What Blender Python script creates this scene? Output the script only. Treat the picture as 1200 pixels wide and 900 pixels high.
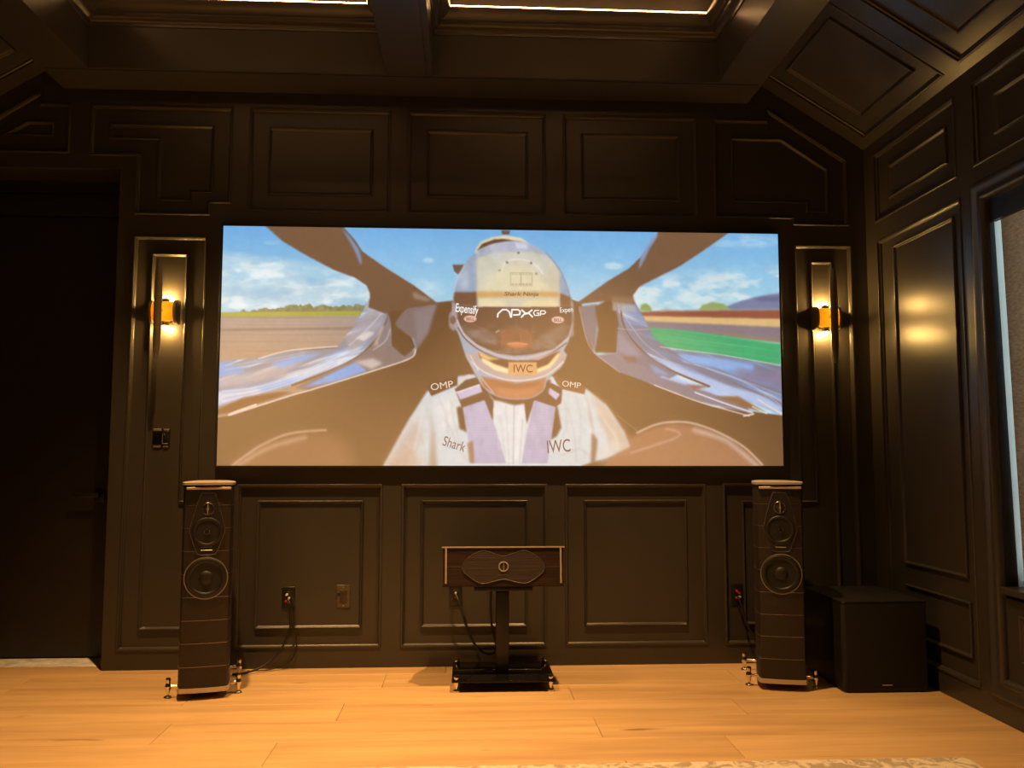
import bpy, bmesh, math, random
import numpy as np
from mathutils import Vector, Matrix
from mathutils.geometry import delaunay_2d_cdt

for o in list(bpy.data.objects): bpy.data.objects.remove(o)
scene = bpy.context.scene
COL = scene.collection
random.seed(7); PI = math.pi

# ------------------------------------------------------------------ camera
# x right, y into the picture (front wall at y = 0), z up, metres
CAM = (-0.2264, -5.0345, 1.1843)
YAW, PITCH, ROLL, FPX = 0.0530, 0.0827, 0.0011, 1019.77
def cam_axes():
    cy, sy, cp, sp = math.cos(YAW), math.sin(YAW), math.cos(PITCH), math.sin(PITCH)
    f = Vector((sy*cp, cy*cp, sp)); r = Vector((cy, -sy, 0)); u = r.cross(f)
    cr, sr = math.cos(ROLL), math.sin(ROLL)
    return cr*r + sr*u, cr*u - sr*r, f
_r, _u, _f = cam_axes()
cd = bpy.data.cameras.new('camera'); cam = bpy.data.objects.new('camera', cd); COL.objects.link(cam)
cd.sensor_width = 36; cd.lens = FPX/1200*36; cd.clip_start = 0.05
cam.matrix_world = Matrix(((_r.x, _u.x, -_f.x, CAM[0]), (_r.y, _u.y, -_f.y, CAM[1]), (_r.z, _u.z, -_f.z, CAM[2]), (0, 0, 0, 1)))
scene.camera = cam

# ------------------------------------------------------------------ daylight outside the window, exposure
world = bpy.data.worlds.new('world'); scene.world = world; world.use_nodes = True
bg = world.node_tree.nodes['Background']; bg.inputs[0].default_value = (0.62, 0.85, 0.92, 1); bg.inputs[1].default_value = 7.5
scene.view_settings.view_transform = 'Standard'; scene.view_settings.look = 'None'
scene.view_settings.exposure = 0.0; scene.view_settings.gamma = 1.0
try: scene.view_settings.use_curve_mapping = False
except Exception: pass

SCREEN_GAIN, SCREEN_ALB = 1.12, 0.30
SPOT_W, SPOT_COL, SPOT_DEG = 640, (1.0, 0.55, 0.195), 75   # downlight in each coffer
LED_STR, LED_COL = 30.0, (1.0, 0.52, 0.20)                   # cove strip
BULB_STR, BULB_COL = 1000.0, (1.0, 0.57, 0.16)                # wall sconces

XR, XL, YB = 2.177, -3.283, -6.0
ZS = 3.314

# ------------------------------------------------------------------ helpers
def link(o, parent=None):
    COL.objects.link(o)
    if parent is not None: o.parent = parent
    return o
def tag(o, label=None, cat=None, group=None, kind=None):
    if label: o['label'] = label
    if cat: o['category'] = cat
    if group: o['group'] = group
    if kind: o['kind'] = kind
    return o
def thing(name, loc, rz=0, label=None, cat=None, group=None, kind=None):
    o = bpy.data.objects.new(name, None); o.empty_display_size = .1; COL.objects.link(o)
    o.location = loc; o.rotation_euler = (0, 0, rz)
    return tag(o, label, cat, group, kind)
def mesh_obj(name, verts, faces, mat, parent=None, smooth=False, recalc=True):
    me = bpy.data.meshes.new(name)
    me.from_pydata([tuple(v) for v in verts], [], faces)
    if recalc:
        bm = bmesh.new(); bm.from_mesh(me); bmesh.ops.recalc_face_normals(bm, faces=bm.faces[:]); bm.to_mesh(me); bm.free()
    me.materials.append(mat)
    if smooth:
        me.polygons.foreach_set('use_smooth', [True]*len(me.polygons))
        me.set_sharp_from_angle(angle=math.radians(40))
    me.update()
    return link(bpy.data.objects.new(name, me), parent)
class MB:
    """collects shapes into one mesh"""
    def __init__(s): s.v = []; s.f = []
    def add(s, v, f):
        n = len(s.v); s.v += [tuple(p) for p in v]; s.f += [tuple(i+n for i in q) for q in f]; return s
    def box(s, a, b, bevel=0.0):
        if bevel <= 0:
            x0, y0, z0 = a; x1, y1, z1 = b
            return s.add([(x0,y0,z0),(x1,y0,z0),(x1,y1,z0),(x0,y1,z0),(x0,y0,z1),(x1,y0,z1),(x1,y1,z1),(x0,y1,z1)],
                         [(0,3,2,1),(4,5,6,7),(0,1,5,4),(1,2,6,5),(2,3,7,6),(3,0,4,7)])
        bm = bmesh.new(); bmesh.ops.create_cube(bm, size=1)
        for v in bm.verts: v.co = Vector([(a[i]+b[i])/2 + v.co[i]*(b[i]-a[i]) for i in range(3)])
        bmesh.ops.bevel(bm, geom=bm.edges[:], offset=bevel, segments=3, affect='EDGES', profile=.5)
        bm.verts.index_update()
        s.add([v.co for v in bm.verts], [[v.index for v in f.verts] for f in bm.faces]); bm.free(); return s
    def lathe(s, prof, c=(0,0,0), axis='z', n=32):
        """prof: (radius, height) pairs along the axis"""
        base = len(s.v); rows = []
        for r, h in prof:
            row = []
            if r < 1e-6:
                row = [len(s.v)]; s.v.append(s._ax(c, axis, 0, 0, h))
            else:
                for k in range(n):
                    t = 2*PI*k/n; row.append(len(s.v)); s.v.append(s._ax(c, axis, r*math.cos(t), r*math.sin(t), h))
            rows.append(row)
        for a, b in zip(rows, rows[1:]):
            for k in range(n):
                i, j = a[k % len(a)], a[(k+1) % len(a)]; p, q = b[k % len(b)], b[(k+1) % len(b)]
                f = [i]
                if j != i: f.append(j)
                if q != p: f += [q, p]
                else: f.append(p)
                if len(f) > 2: s.f.append(tuple(f))
        return s
    @staticmethod
    def _ax(c, axis, u, v, h):
        if axis == 'z': return (c[0]+u, c[1]+v, c[2]+h)
        if axis == 'y': return (c[0]+u, c[1]+h, c[2]+v)
        return (c[0]+h, c[1]+u, c[2]+v)
    def tube(s, pts, r, n=10, closed=False, cap=True):
        pts = [Vector(p) for p in pts]; m = len(pts); base = len(s.v)
        up = None
        for i, p in enumerate(pts):
            a = pts[(i-1) % m] if closed or i > 0 else p
            b = pts[(i+1) % m] if closed or i < m-1 else p
            t = (b-a).normalized()
            if up is None: up = t.orthogonal().normalized()
            up = (up - t*up.dot(t)).normalized(); w = t.cross(up)
            rr = r[i] if isinstance(r, (list, tuple)) else r
            for k in range(n):
                q = 2*PI*k/n; s.v.append(tuple(p + rr*(math.cos(q)*up + math.sin(q)*w)))
        for i in range(m if closed else m-1):
            for k in range(n):
                a0 = base+i*n+k; a1 = base+i*n+(k+1) % n; j = (i+1) % m
                s.f.append((a0, a1, base+j*n+(k+1) % n, base+j*n+k))
        if not closed and cap:
            s.f.append(tuple(base+k for k in range(n))[::-1]); s.f.append(tuple(base+(m-1)*n+k for k in range(n)))
        return s
    def prism(s, poly, h0, h1, to3d):
        """solid polygon (2-D outline) between two heights"""
        n = len(poly); b = len(s.v)
        s.v += [tuple(to3d(x, y, h0)) for x, y in poly] + [tuple(to3d(x, y, h1)) for x, y in poly]
        for t in fill2d([poly]): s.f.append(tuple(b+i for i in t)); s.f.append(tuple(b+n+i for i in t[::-1]))
        for i in range(n): j = (i+1) % n; s.f.append((b+i, b+j, b+n+j, b+n+i))
        return s
    def sweep(s, poly, prof, to3d, closed_profile=False):
        """moulding: profile of (inset, height) mitred round a closed outline"""
        n = len(poly); b = len(s.v)
        for d, h in prof: s.v += [tuple(to3d(x, y, h)) for x, y in inset(poly, d)]
        for k in range(len(prof)-1):
            for i in range(n):
                j = (i+1) % n; s.f.append((b+k*n+i, b+k*n+j, b+(k+1)*n+j, b+(k+1)*n+i))
        return s
    def build(s, name, mat, parent=None, smooth=False): return mesh_obj(name, s.v, s.f, mat, parent, smooth)

def area(p): return sum(p[i][0]*p[(i+1) % len(p)][1]-p[(i+1) % len(p)][0]*p[i][1] for i in range(len(p)))/2
def inset(poly, d):
    s = 1 if area(poly) > 0 else -1; n = len(poly); out = []
    for i in range(n):
        p0, p1, p2 = Vector(poly[i-1]), Vector(poly[i]), Vector(poly[(i+1) % n])
        a = (p1-p0).normalized(); b = (p2-p1).normalized()
        na = Vector((-a.y, a.x))*s; nb = Vector((-b.y, b.x))*s
        m = na+nb; k = m.dot(na)
        q = p1 + m*(d/k) if abs(k) > 1e-6 else p1+na*d
        out.append((q.x, q.y))
    return out
def inside(x, y, poly):
    c = False; n = len(poly)
    for i in range(n):
        x0, y0 = poly[i]; x1, y1 = poly[(i+1) % n]
        if (y0 > y) != (y1 > y) and x < (x1-x0)*(y-y0)/(y1-y0)+x0: c = not c
    return c
def fill2d(loops):
    vs, es = [], []
    for lp in loops:
        b = len(vs); n = len(lp); vs += [Vector(p) for p in lp]; es += [(b+i, b+(i+1) % n) for i in range(n)]
    r = delaunay_2d_cdt(vs, es, [], 0, 1e-7)
    nv, faces, orig = r[0], r[2], r[3]
    mp = [o[0] if o else None for o in orig]; out = []
    for f in faces:
        cx = sum(nv[i].x for i in f)/len(f); cy = sum(nv[i].y for i in f)/len(f)
        if inside(cx, cy, loops[0]) and not any(inside(cx, cy, h) for h in loops[1:]):
            if all(mp[i] is not None for i in f): out.append(tuple(mp[i] for i in f))
    return out
def slab(name, outer, holes, h0, h1, to3d, mat, parent=None):
    """board with real holes"""
    loops = [outer]+holes; flat = [p for l in loops for p in l]; n = len(flat); tris = fill2d(loops)
    v = [to3d(x, y, h1) for x, y in flat] + [to3d(x, y, h0) for x, y in flat]
    f = [t for t in tris] + [tuple(i+n for i in t[::-1]) for t in tris]; b = 0
    for l in loops:
        m = len(l)
        for i in range(m): j = (i+1) % m; f.append((b+i, b+j, n+b+j, n+b+i))
        b += m
    return mesh_obj(name, v, f, mat, parent)
def rect(a0, b0, a1, b1): return [(a0, b0), (a1, b0), (a1, b1), (a0, b1)]
def smooth_path(pts, n=8):
    P = [Vector(p) for p in pts]; P = [P[0]]+P+[P[-1]]; out = []
    for i in range(1, len(P)-2):
        for k in range(n):
            t = k/n
            out.append(0.5*((2*P[i])+(P[i+1]-P[i-1])*t+(2*P[i-1]-5*P[i]+4*P[i+1]-P[i+2])*t*t+(3*P[i]-P[i-1]-3*P[i+1]+P[i+2])*t**3))
    return out+[P[-2]]
XYZ = lambda x, y, h: (x, y, h)
FRONT = lambda x, z, h: (x, -h, z)           # outline in x/z, height towards the viewer

# ------------------------------------------------------------------ materials
def mat(name, col, rough=.5, metal=0, spec=.5, emit=None, strength=0, noise=None, bump=None, coat=0, var=0.0, rvar=0.0):
    m = bpy.data.materials.new(name); m.use_nodes = True; nt = m.node_tree; b = nt.nodes['Principled BSDF']
    b.inputs['Base Color'].default_value = (*col, 1); b.inputs['Roughness'].default_value = rough
    b.inputs['Metallic'].default_value = metal; b.inputs['Specular IOR Level'].default_value = spec
    if coat: b.inputs['Coat Weight'].default_value = coat; b.inputs['Coat Roughness'].default_value = .08
    if emit: b.inputs['Emission Color'].default_value = (*emit, 1); b.inputs['Emission Strength'].default_value = strength
    if noise:
        tc = nt.nodes.new('ShaderNodeTexCoord'); mp = nt.nodes.new('ShaderNodeMapping'); nz = nt.nodes.new('ShaderNodeTexNoise')
        mp.inputs['Scale'].default_value = noise if isinstance(noise, tuple) else (noise,)*3
        nz.inputs['Scale'].default_value = 1; nz.inputs['Detail'].default_value = 5
        nt.links.new(tc.outputs['Object'], mp.inputs[0]); nt.links.new(mp.outputs[0], nz.inputs['Vector'])
        if var:
            r = nt.nodes.new('ShaderNodeMapRange'); r.inputs[1].default_value = .3; r.inputs[2].default_value = .7
            r.inputs[3].default_value = 1-var; r.inputs[4].default_value = 1+var
            mx = nt.nodes.new('ShaderNodeVectorMath'); mx.operation = 'SCALE'; mx.inputs[0].default_value = col
            nt.links.new(nz.outputs[0], r.inputs[0]); nt.links.new(r.outputs[0], mx.inputs['Scale']); nt.links.new(mx.outputs[0], b.inputs['Base Color'])
        if rvar:
            r2 = nt.nodes.new('ShaderNodeMapRange'); r2.inputs[1].default_value = .3; r2.inputs[2].default_value = .7
            r2.inputs[3].default_value = rough-rvar; r2.inputs[4].default_value = rough+rvar
            nt.links.new(nz.outputs[0], r2.inputs[0]); nt.links.new(r2.outputs[0], b.inputs['Roughness'])
        if bump:
            bp = nt.nodes.new('ShaderNodeBump'); bp.inputs['Strength'].default_value = bump; bp.inputs['Distance'].default_value = .004
            nt.links.new(nz.outputs[0], bp.inputs['Height']); nt.links.new(bp.outputs[0], b.inputs['Normal'])
    return m
PAINT = mat('dark_paint', (.042, .037, .031), .34, noise=(5, 5, 2), var=.05, rvar=.015)
DOORP = mat('door_paint', (.014, .011, .009), .45, noise=(3, 3, 30), var=.12, bump=.03)
CHROME = mat('polished_metal', (.75, .70, .62), .18, 1)
SATIN = mat('satin_nickel', (.66, .60, .52), .42, 1)
LINEM = mat('inlay_silver', (.36, .34, .31), .38, 1)
BRONZE = mat('dark_bronze', (.16, .135, .085), .42, .6, noise=40, var=.15)
BRASS = mat('brass', (.75, .45, .12), .25, 1)
BLACKM = mat('black_metal', (.007, .0065, .006), .42)
GLOSSB = mat('black_glass', (.005, .005, .005), .07, spec=.3)
SATB = mat('black_cabinet', (.010, .009, .008), .42, noise=(4, 4, 60), var=.25, bump=.05)
CLOTHB = mat('black_grille', (.006, .0056, .005), .8, noise=300, bump=.3)
LEATH = mat('brown_leather', (.017, .0108, .008), .50, noise=90, var=.2, bump=.25)
LACQ = mat('dark_lacquer', (.028, .013, .009), .25, noise=(5, 5, 40), var=.35, coat=.3)
CONE = mat('speaker_cone', (.0065, .0055, .005), .55, noise=60, var=.2, bump=.1)
RUBB = mat('rubber', (.006, .006, .006), .5)
PLATE = mat('black_plastic', (.010, .009, .009), .35)
PLATEC = mat('smoked_plate', (.075, .060, .042), .3, noise=60, var=.25)
REDP = mat('red_plug', (.45, .03, .03), .35)
WHITEP = mat('pale_plug', (.65, .60, .55), .35)
STONE = mat('pale_stone', (.74, .72, .68), .45, noise=14, var=.3)
VELVET = mat('black_frame', (.008, .008, .008), .6)
LEDM = mat('led_strip', (.8, .7, .5), .5, emit=LED_COL, strength=LED_STR)
BULBM = mat('bulb', (1, .9, .7), .3, emit=BULB_COL, strength=BULB_STR)
AMBER = mat('amber_glass', (.9, .45, .05), .3); _n = AMBER.node_tree; _t = _n.nodes.new('ShaderNodeBsdfTranslucent'); _t.inputs[0].default_value = (.95, .66, .16, 1); _m = _n.nodes.new('ShaderNodeMixShader'); _m.inputs[0].default_value = .35
_n.links.new(_t.outputs[0], _m.inputs[1]); _n.links.new(_n.nodes['Principled BSDF'].outputs[0], _m.inputs[2]); _n.links.new(_m.outputs[0], _n.nodes['Material Output'].inputs[0])
CORE = mat('lamp_core', (1, .9, .7), .3, emit=BULB_COL, strength=22)
CHAMP = mat('champagne_trim', (.60, .51, .41), .45, .55)
PALE = mat('pale_lining', (.75, .76, .74), .5)
LENSM = mat('lamp_lens', (1, .95, .85), .3, emit=SPOT_COL, strength=2.0)
SHELL = mat('outer_shell', (.04, .04, .04), .9)

def wood_material():
    m = bpy.data.materials.new('oak_boards'); m.use_nodes = True; nt = m.node_tree; b = nt.nodes['Principled BSDF']
    N = lambda t: nt.nodes.new('ShaderNode'+t); L = nt.links.new
    tc = N('TexCoord'); oi = N('ObjectInfo')
    off = N('VectorMath'); off.operation = 'SCALE'; off.inputs[0].default_value = (37, 19, 11); L(oi.outputs['Random'], off.inputs['Scale'])
    ad = N('VectorMath'); L(tc.outputs['Object'], ad.inputs[0]); L(off.outputs[0], ad.inputs[1])
    def noise(scale, detail=4, dist=0.0):
        mp = N('Mapping'); mp.inputs['Scale'].default_value = scale; nz = N('TexNoise'); nz.inputs['Scale'].default_value = 1
        nz.inputs['Detail'].default_value = detail; nz.inputs['Distortion'].default_value = dist
        L(ad.outputs[0], mp.inputs[0]); L(mp.outputs[0], nz.inputs['Vector']); return nz.outputs[0]
    g1 = noise((1.1, 16, 4), 6, .6); g2 = noise((5, 130, 10), 3); g3 = noise((.8, 2.5, 1), 2); kn = noise((2.6, 13, 3), 1, .4)
    rp = N('ValToRGB'); rp.color_ramp.elements[0].position = .32; rp.color_ramp.elements[0].color = (.43, .27, .125, 1)
    rp.color_ramp.elements[1].position = .68; rp.color_ramp.elements[1].color = (.64, .43, .22, 1)
    def mul(a, k, c=0.0):
        q = N('Math'); q.operation = 'MULTIPLY_ADD'; L(a, q.inputs[0]); q.inputs[1].default_value = k; q.inputs[2].default_value = c; return q.outputs[0]
    s1 = N('Math'); L(mul(g1, .55), s1.inputs[0]); L(mul(g2, .25), s1.inputs[1])
    s2 = N('Math'); L(s1.outputs[0], s2.inputs[0]); L(mul(g3, .3, -.05), s2.inputs[1])
    s3 = N('Math'); L(s2.outputs[0], s3.inputs[0]); L(mul(oi.outputs['Random'], .13, -.065), s3.inputs[1])
    L(s3.outputs[0], rp.inputs[0])
    kr = N('MapRange'); kr.inputs[1].default_value = .74; kr.inputs[2].default_value = .82; L(kn, kr.inputs[0])
    mx = N('Mix'); mx.data_type = 'RGBA'; mx.inputs['B'].default_value = (.16, .085, .04, 1)
    kf = mul(kr.outputs[0], .8); L(kf, mx.inputs[0]); L(rp.outputs[0], mx.inputs['A']); L(mx.outputs['Result'], b.inputs['Base Color'])
    rr = N('MapRange'); rr.inputs[3].default_value = .38; rr.inputs[4].default_value = .55; L(g1, rr.inputs[0]); L(rr.outputs[0], b.inputs['Roughness'])
    bp = N('Bump'); bp.inputs['Strength'].default_value = .12; bp.inputs['Distance'].default_value = .002; L(g2, bp.inputs['Height']); L(bp.outputs[0], b.inputs['Normal'])
    return m
OAK = wood_material()
def walnut_material():
    m = bpy.data.materials.new('striped_walnut'); m.use_nodes = True; nt = m.node_tree; b = nt.nodes['Principled BSDF']
    N = lambda t: nt.nodes.new('ShaderNode'+t); L = nt.links.new
    tc = N('TexCoord'); mp = N('Mapping'); mp.inputs['Scale'].default_value = (3, 6, 75); nz = N('TexNoise'); nz.inputs['Scale'].default_value = 1; nz.inputs['Detail'].default_value = 5
    L(tc.outputs['Object'], mp.inputs[0]); L(mp.outputs[0], nz.inputs['Vector'])
    rp = N('ValToRGB'); rp.color_ramp.elements[0].position = .3; rp.color_ramp.elements[0].color = (.016, .010, .009, 1)
    rp.color_ramp.elements[1].position = .75; rp.color_ramp.elements[1].color = (.050, .028, .021, 1)
    L(nz.outputs[0], rp.inputs[0]); L(rp.outputs[0], b.inputs['Base Color']); b.inputs['Roughness'].default_value = .32
    return m
WALNUT = walnut_material()
def rug_material():
    m = bpy.data.materials.new('rug_pile'); m.use_nodes = True; nt = m.node_tree; b = nt.nodes['Principled BSDF']
    N = lambda t: nt.nodes.new('ShaderNode'+t); L = nt.links.new
    tc = N('TexCoord'); nz = N('TexNoise'); nz.inputs['Scale'].default_value = 16; nz.inputs['Detail'].default_value = 8; nz.inputs['Distortion'].default_value = 1.2
    L(tc.outputs['Object'], nz.inputs['Vector'])
    rp = N('ValToRGB'); rp.color_ramp.elements[0].position = .42; rp.color_ramp.elements[0].color = (.40, .33, .25, 1)
    rp.color_ramp.elements[1].position = .54; rp.color_ramp.elements[1].color = (.70, .61, .49, 1)
    L(nz.outputs[0], rp.inputs[0]); L(rp.outputs[0], b.inputs['Base Color']); b.inputs['Roughness'].default_value = .95
    n2 = N('TexNoise'); n2.inputs['Scale'].default_value = 160; L(tc.outputs['Object'], n2.inputs['Vector'])
    bp = N('Bump'); bp.inputs['Strength'].default_value = .9; bp.inputs['Distance'].default_value = .01; L(n2.outputs[0], bp.inputs['Height']); L(bp.outputs[0], b.inputs['Normal'])
    return m
RUG = rug_material()
def shade_material():
    m = bpy.data.materials.new('roller_shade'); m.use_nodes = True; nt = m.node_tree
    N = lambda t: nt.nodes.new('ShaderNode'+t); L = nt.links.new
    nt.nodes.remove(nt.nodes['Principled BSDF']); out = nt.nodes['Material Output']
    tc = N('TexCoord'); mp = N('Mapping'); mp.inputs['Scale'].default_value = (30, 30, 140); nz = N('TexNoise'); nz.inputs['Scale'].default_value = 1; nz.inputs['Detail'].default_value = 4
    L(tc.outputs['Object'], mp.inputs[0]); L(mp.outputs[0], nz.inputs['Vector'])
    rp = N('ValToRGB'); rp.color_ramp.elements[0].position = .3; rp.color_ramp.elements[0].color = (.27, .20, .15, 1); rp.color_ramp.elements[1].position = .7; rp.color_ramp.elements[1].color = (.46, .35, .27, 1)
    L(nz.outputs[0], rp.inputs[0])
    t = N('BsdfTranslucent'); d = N('BsdfDiffuse'); mx = N('MixShader'); mx.inputs[0].default_value = .45
    L(rp.outputs[0], t.inputs[0]); L(rp.outputs[0], d.inputs[0]); L(t.outputs[0], mx.inputs[1]); L(d.outputs[0], mx.inputs[2]); L(mx.outputs[0], out.inputs[0])
    return m
SHADE = shade_material()
def glass_material():
    m = bpy.data.materials.new('window_glass'); m.use_nodes = True; nt = m.node_tree
    N = lambda t: nt.nodes.new('ShaderNode'+t); L = nt.links.new
    nt.nodes.remove(nt.nodes['Principled BSDF']); out = nt.nodes['Material Output']
    t = N('BsdfTransparent'); t.inputs[0].default_value = (.93, .97, .97, 1); g = N('BsdfGlossy'); g.inputs['Roughness'].default_value = .02
    fr = N('Fresnel'); fr.inputs[0].default_value = 1.45; mx = N('MixShader')
    L(fr.outputs[0], mx.inputs[0]); L(t.outputs[0], mx.inputs[1]); L(g.outputs[0], mx.inputs[2]); L(mx.outputs[0], out.inputs[0])
    return m
WGLASS = glass_material()

# ------------------------------------------------------------------ mappings for the panelled surfaces (h grows into the room)
BACK = lambda x, z, h: (x, -h, z)
RIGHT = lambda y, z, h: (XR-h, y, z)
LEFT = lambda y, z, h: (XL+h, y, z)
REAR = lambda x, z, h: (x, YB+h, z)
SOFF = lambda x, y, h: (x, y, ZS-h)
SA = math.radians(31.9); CA_, SA_ = math.cos(SA), math.sin(SA); ZW = 3.04
SLOPE_R = lambda y, s, h: (XR-CA_*s-SA_*h, y, ZW+SA_*s-CA_*h)
SLOPE_L = lambda y, s, h: (XL+CA_*s+SA_*h, y, ZW+SA_*s-CA_*h)
OUTER = [(-.003, 0), (-.002, .004), (.001, .0062), (.005, .0066), (.009, .0046), (.0105, 0), (.011, -.006), (.015, -.0085), (.018, -.013), (.019, -.020)]
BEAD = [(0, -.020), (.0006, -.012), (.002, -.007), (.005, -.0048), (.0075, -.0056), (.010, -.0095), (.014, -.0165), (.0165, -.0185), (.018, -.020)]
def panels(parent, defs, to3d):
    for outer, inners in defs:
        b = MB().prism(inset(outer, -.012), -.05, -.02, to3d).build('wall_panel', PAINT, parent)
        MB().sweep(outer, OUTER, to3d).build('panel_moulding', PAINT, b, smooth=True)
        for q in inners: MB().sweep(q, BEAD, to3d).build('panel_bead', PAINT, b, smooth=True)

# ------------------------------------------------------------------ floor of oak boards
floor = MB().box((XL-.1, YB-.1, -.12), (XR+.1, .6, -.016)).build('floor', SHELL); tag(floor, kind='structure')
rows = {}
BW, BL = .28, 1.88
anchor = {0: -1.0, 1: -1.52, 2: -.80, 3: -1.57, 4: -2.53, 5: -.33, 6: -1.9}
cache = {}
def board(x0, x1, y0, y1):
    k = (round(x1-x0, 3), round(y1-y0, 3)); g = .0008
    if k not in cache:
        bm = bmesh.new(); bmesh.ops.create_cube(bm, size=1)
        for v in bm.verts: v.co = Vector((v.co.x*(k[0]-2*g), v.co.y*(k[1]-2*g), v.co.z*.016))
        bmesh.ops.bevel(bm, geom=[e for e in bm.edges if all(v.co.z > 0 for v in e.verts)], offset=.0016, segments=1, affect='EDGES')
        me = bpy.data.meshes.new('floorboard'); bm.to_mesh(me); bm.free(); me.materials.append(OAK); cache[k] = me
    o = link(bpy.data.objects.new('floorboard', cache[k]), floor); o.location = ((x0+x1)/2, (y0+y1)/2, -.008)
y = -1.55-16*BW; r = -16
while y < .5:
    a = anchor.get(r, random.uniform(-1.9, 0)); x = a
    while x > XL: x -= BL
    while x < XR:
        x0, x1 = max(x, XL-.015), min(x+BL, XR+.015); y0, y1 = max(y, YB), min(y+BW, .5)
        if x1-x0 > .02 and y1-y0 > .02 and not (y0 > .02 and x0 > -2.0): board(x0, x1, y0, y1)
        x += BL
    y += BW; r += 1

# ------------------------------------------------------------------ front wall (y = 0) with its panels
DX = -2.232                                            # right edge of the door opening
back_outer = [(DX, 0), (XR, 0), (XR, ZW), (1.30, 3.60), (1.30, 4.0), (-2.41, 4.0), (-2.41, 3.60), (XL, ZW), (XL, 2.84), (DX, 2.84)]
U0 = [(-2.41, 3.22), (-1.60, 3.22), (-1.60, 2.648), (-1.716, 2.648), (-1.716, 2.575), (-2.14, 2.575), (-2.14, 2.92), (-2.41, 2.92)]
U0i = [(-2.306, 3.113), (-1.707, 3.113), (-1.707, 2.707), (-1.82, 2.707), (-1.82, 2.658), (-2.027, 2.658), (-2.027, 3.02), (-2.306, 3.02)]
U4 = [(1.257, 3.214), (1.577, 3.214), (1.577, 3.295), (2.072, 2.974), (2.072, 2.57), (1.73, 2.57), (1.73, 2.609), (1.257, 2.609)]
U4i = [(1.364, 3.105), (1.676, 3.105), (1.957, 2.92), (1.957, 2.652), (1.82, 2.652), (1.82, 2.707), (1.364, 2.707)]
UL = [(-2.527, 3.225), (-2.69, 3.225), (-2.69, 3.305), (-3.178, 2.985), (-3.178, 2.93), (-2.527, 2.93)]
ULi = [(-2.62, 3.12), (-2.77, 3.12), (-2.915, 3.03), (-2.62, 3.03)]
SLo = [(-2.14, 2.448), (-1.725, 2.448), (-1.725, 1.024), (-1.61, 1.024), (-1.61, .105), (-2.155, .105)]
SLi = [(-2.038, 2.35), (-1.834, 2.35), (-1.834, .932), (-1.715, .932), (-1.715, .214), (-2.045, .214)]
SRo = [(1.732, 2.45), (2.083, 2.45), (2.083, .108), (1.275, .108), (1.275, 1.026), (1.732, 1.026)]
SRi = [(1.832, 2.352), (1.966, 2.352), (1.966, .214), (1.388, .214), (1.388, .926), (1.832, .926)]
back_defs = [(U0, [U0i]), (U4, [U4i]), (UL, [ULi]), (SLo, [SLi]), (SRo, [SRi])]
for x0, x1 in ((-1.50, -.678), (-.576, .240), (.345, 1.154)):
    back_defs.append((rect(x0, 2.605, x1, 3.22), [rect(x0+.109, 2.706, x1-.104, 3.112)]))
for x0, x1 in ((-1.513, -.70), (-.587, .240), (.350, 1.168)):
    back_defs.append((rect(x0, .110, x1, 1.022), [rect(x0+.109, .214, x1-.108, .933)]))
wall_back = slab('wall_back', back_outer, [d[0] for d in back_defs], -.02, 0, BACK, PAINT); tag(wall_back, kind='structure')
panels(wall_back, back_defs, BACK)
# door recess: jamb, soffit and the wall behind
jm = MB().box((DX, .021, 0), (DX+.12, .50, 2.96)); jm.box((XL, .021, 2.84), (DX, .50, 2.96)); jm.box((XL-.12, .0, 0), (XL, .50, 2.96))
tag(jm.build('trim_1', PAINT), kind='structure')

# ------------------------------------------------------------------ right wall with the window bay
WY0, WY1 = -2.31, -1.098
r_defs = []
for k, (a, b) in enumerate(((-.135, -1.0), (-2.41, -3.27), (-3.39, -4.25), (-4.37, -5.86))):
    r_defs.append((rect(b, .11, a, 2.442), [rect(b+.088, .60, a-.168, 2.376), rect(b+.072, .224, a-.168, .49)]))
for a, b in ((-.125, -.976), (-1.125, -2.285), (-2.41, -3.27), (-3.39, -4.25), (-4.37, -5.86)):
    r_defs.append((rect(b, 2.556, a, 2.963), [rect(b+.098, 2.657, a-.148, 2.85)]))
bay = rect(WY0, .105, WY1, 2.466)
side_outer = [(0, 0), (0, ZW+.02), (YB, ZW+.02), (YB, 0)]
wall_right = slab('wall_right', side_outer, [d[0] for d in r_defs]+[bay], -.02, 0, RIGHT, PAINT); tag(wall_right, kind='structure')
panels(wall_right, r_defs, RIGHT)
# left wall, out of the picture, panelled alike
l_defs = [(rect(b, .11, a, 2.442), [rect(b+.12, .60, a-.12, 2.376), rect(b+.12, .224, a-.12, .49)]) for a, b in ((-.135, -1.0), (-1.12, -2.29), (-2.41, -3.27), (-3.39, -4.25), (-4.37, -5.86))]
wall_left = slab('wall_left', side_outer, [d[0] for d in l_defs], -.02, 0, LEFT, PAINT); tag(wall_left, kind='structure')
panels(wall_left, l_defs, LEFT)
tag(MB().box((XL-.06, YB-.08, 0), (XR+.06, YB, 4.0)).build('wall_rear', PAINT), kind='structure')

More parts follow.
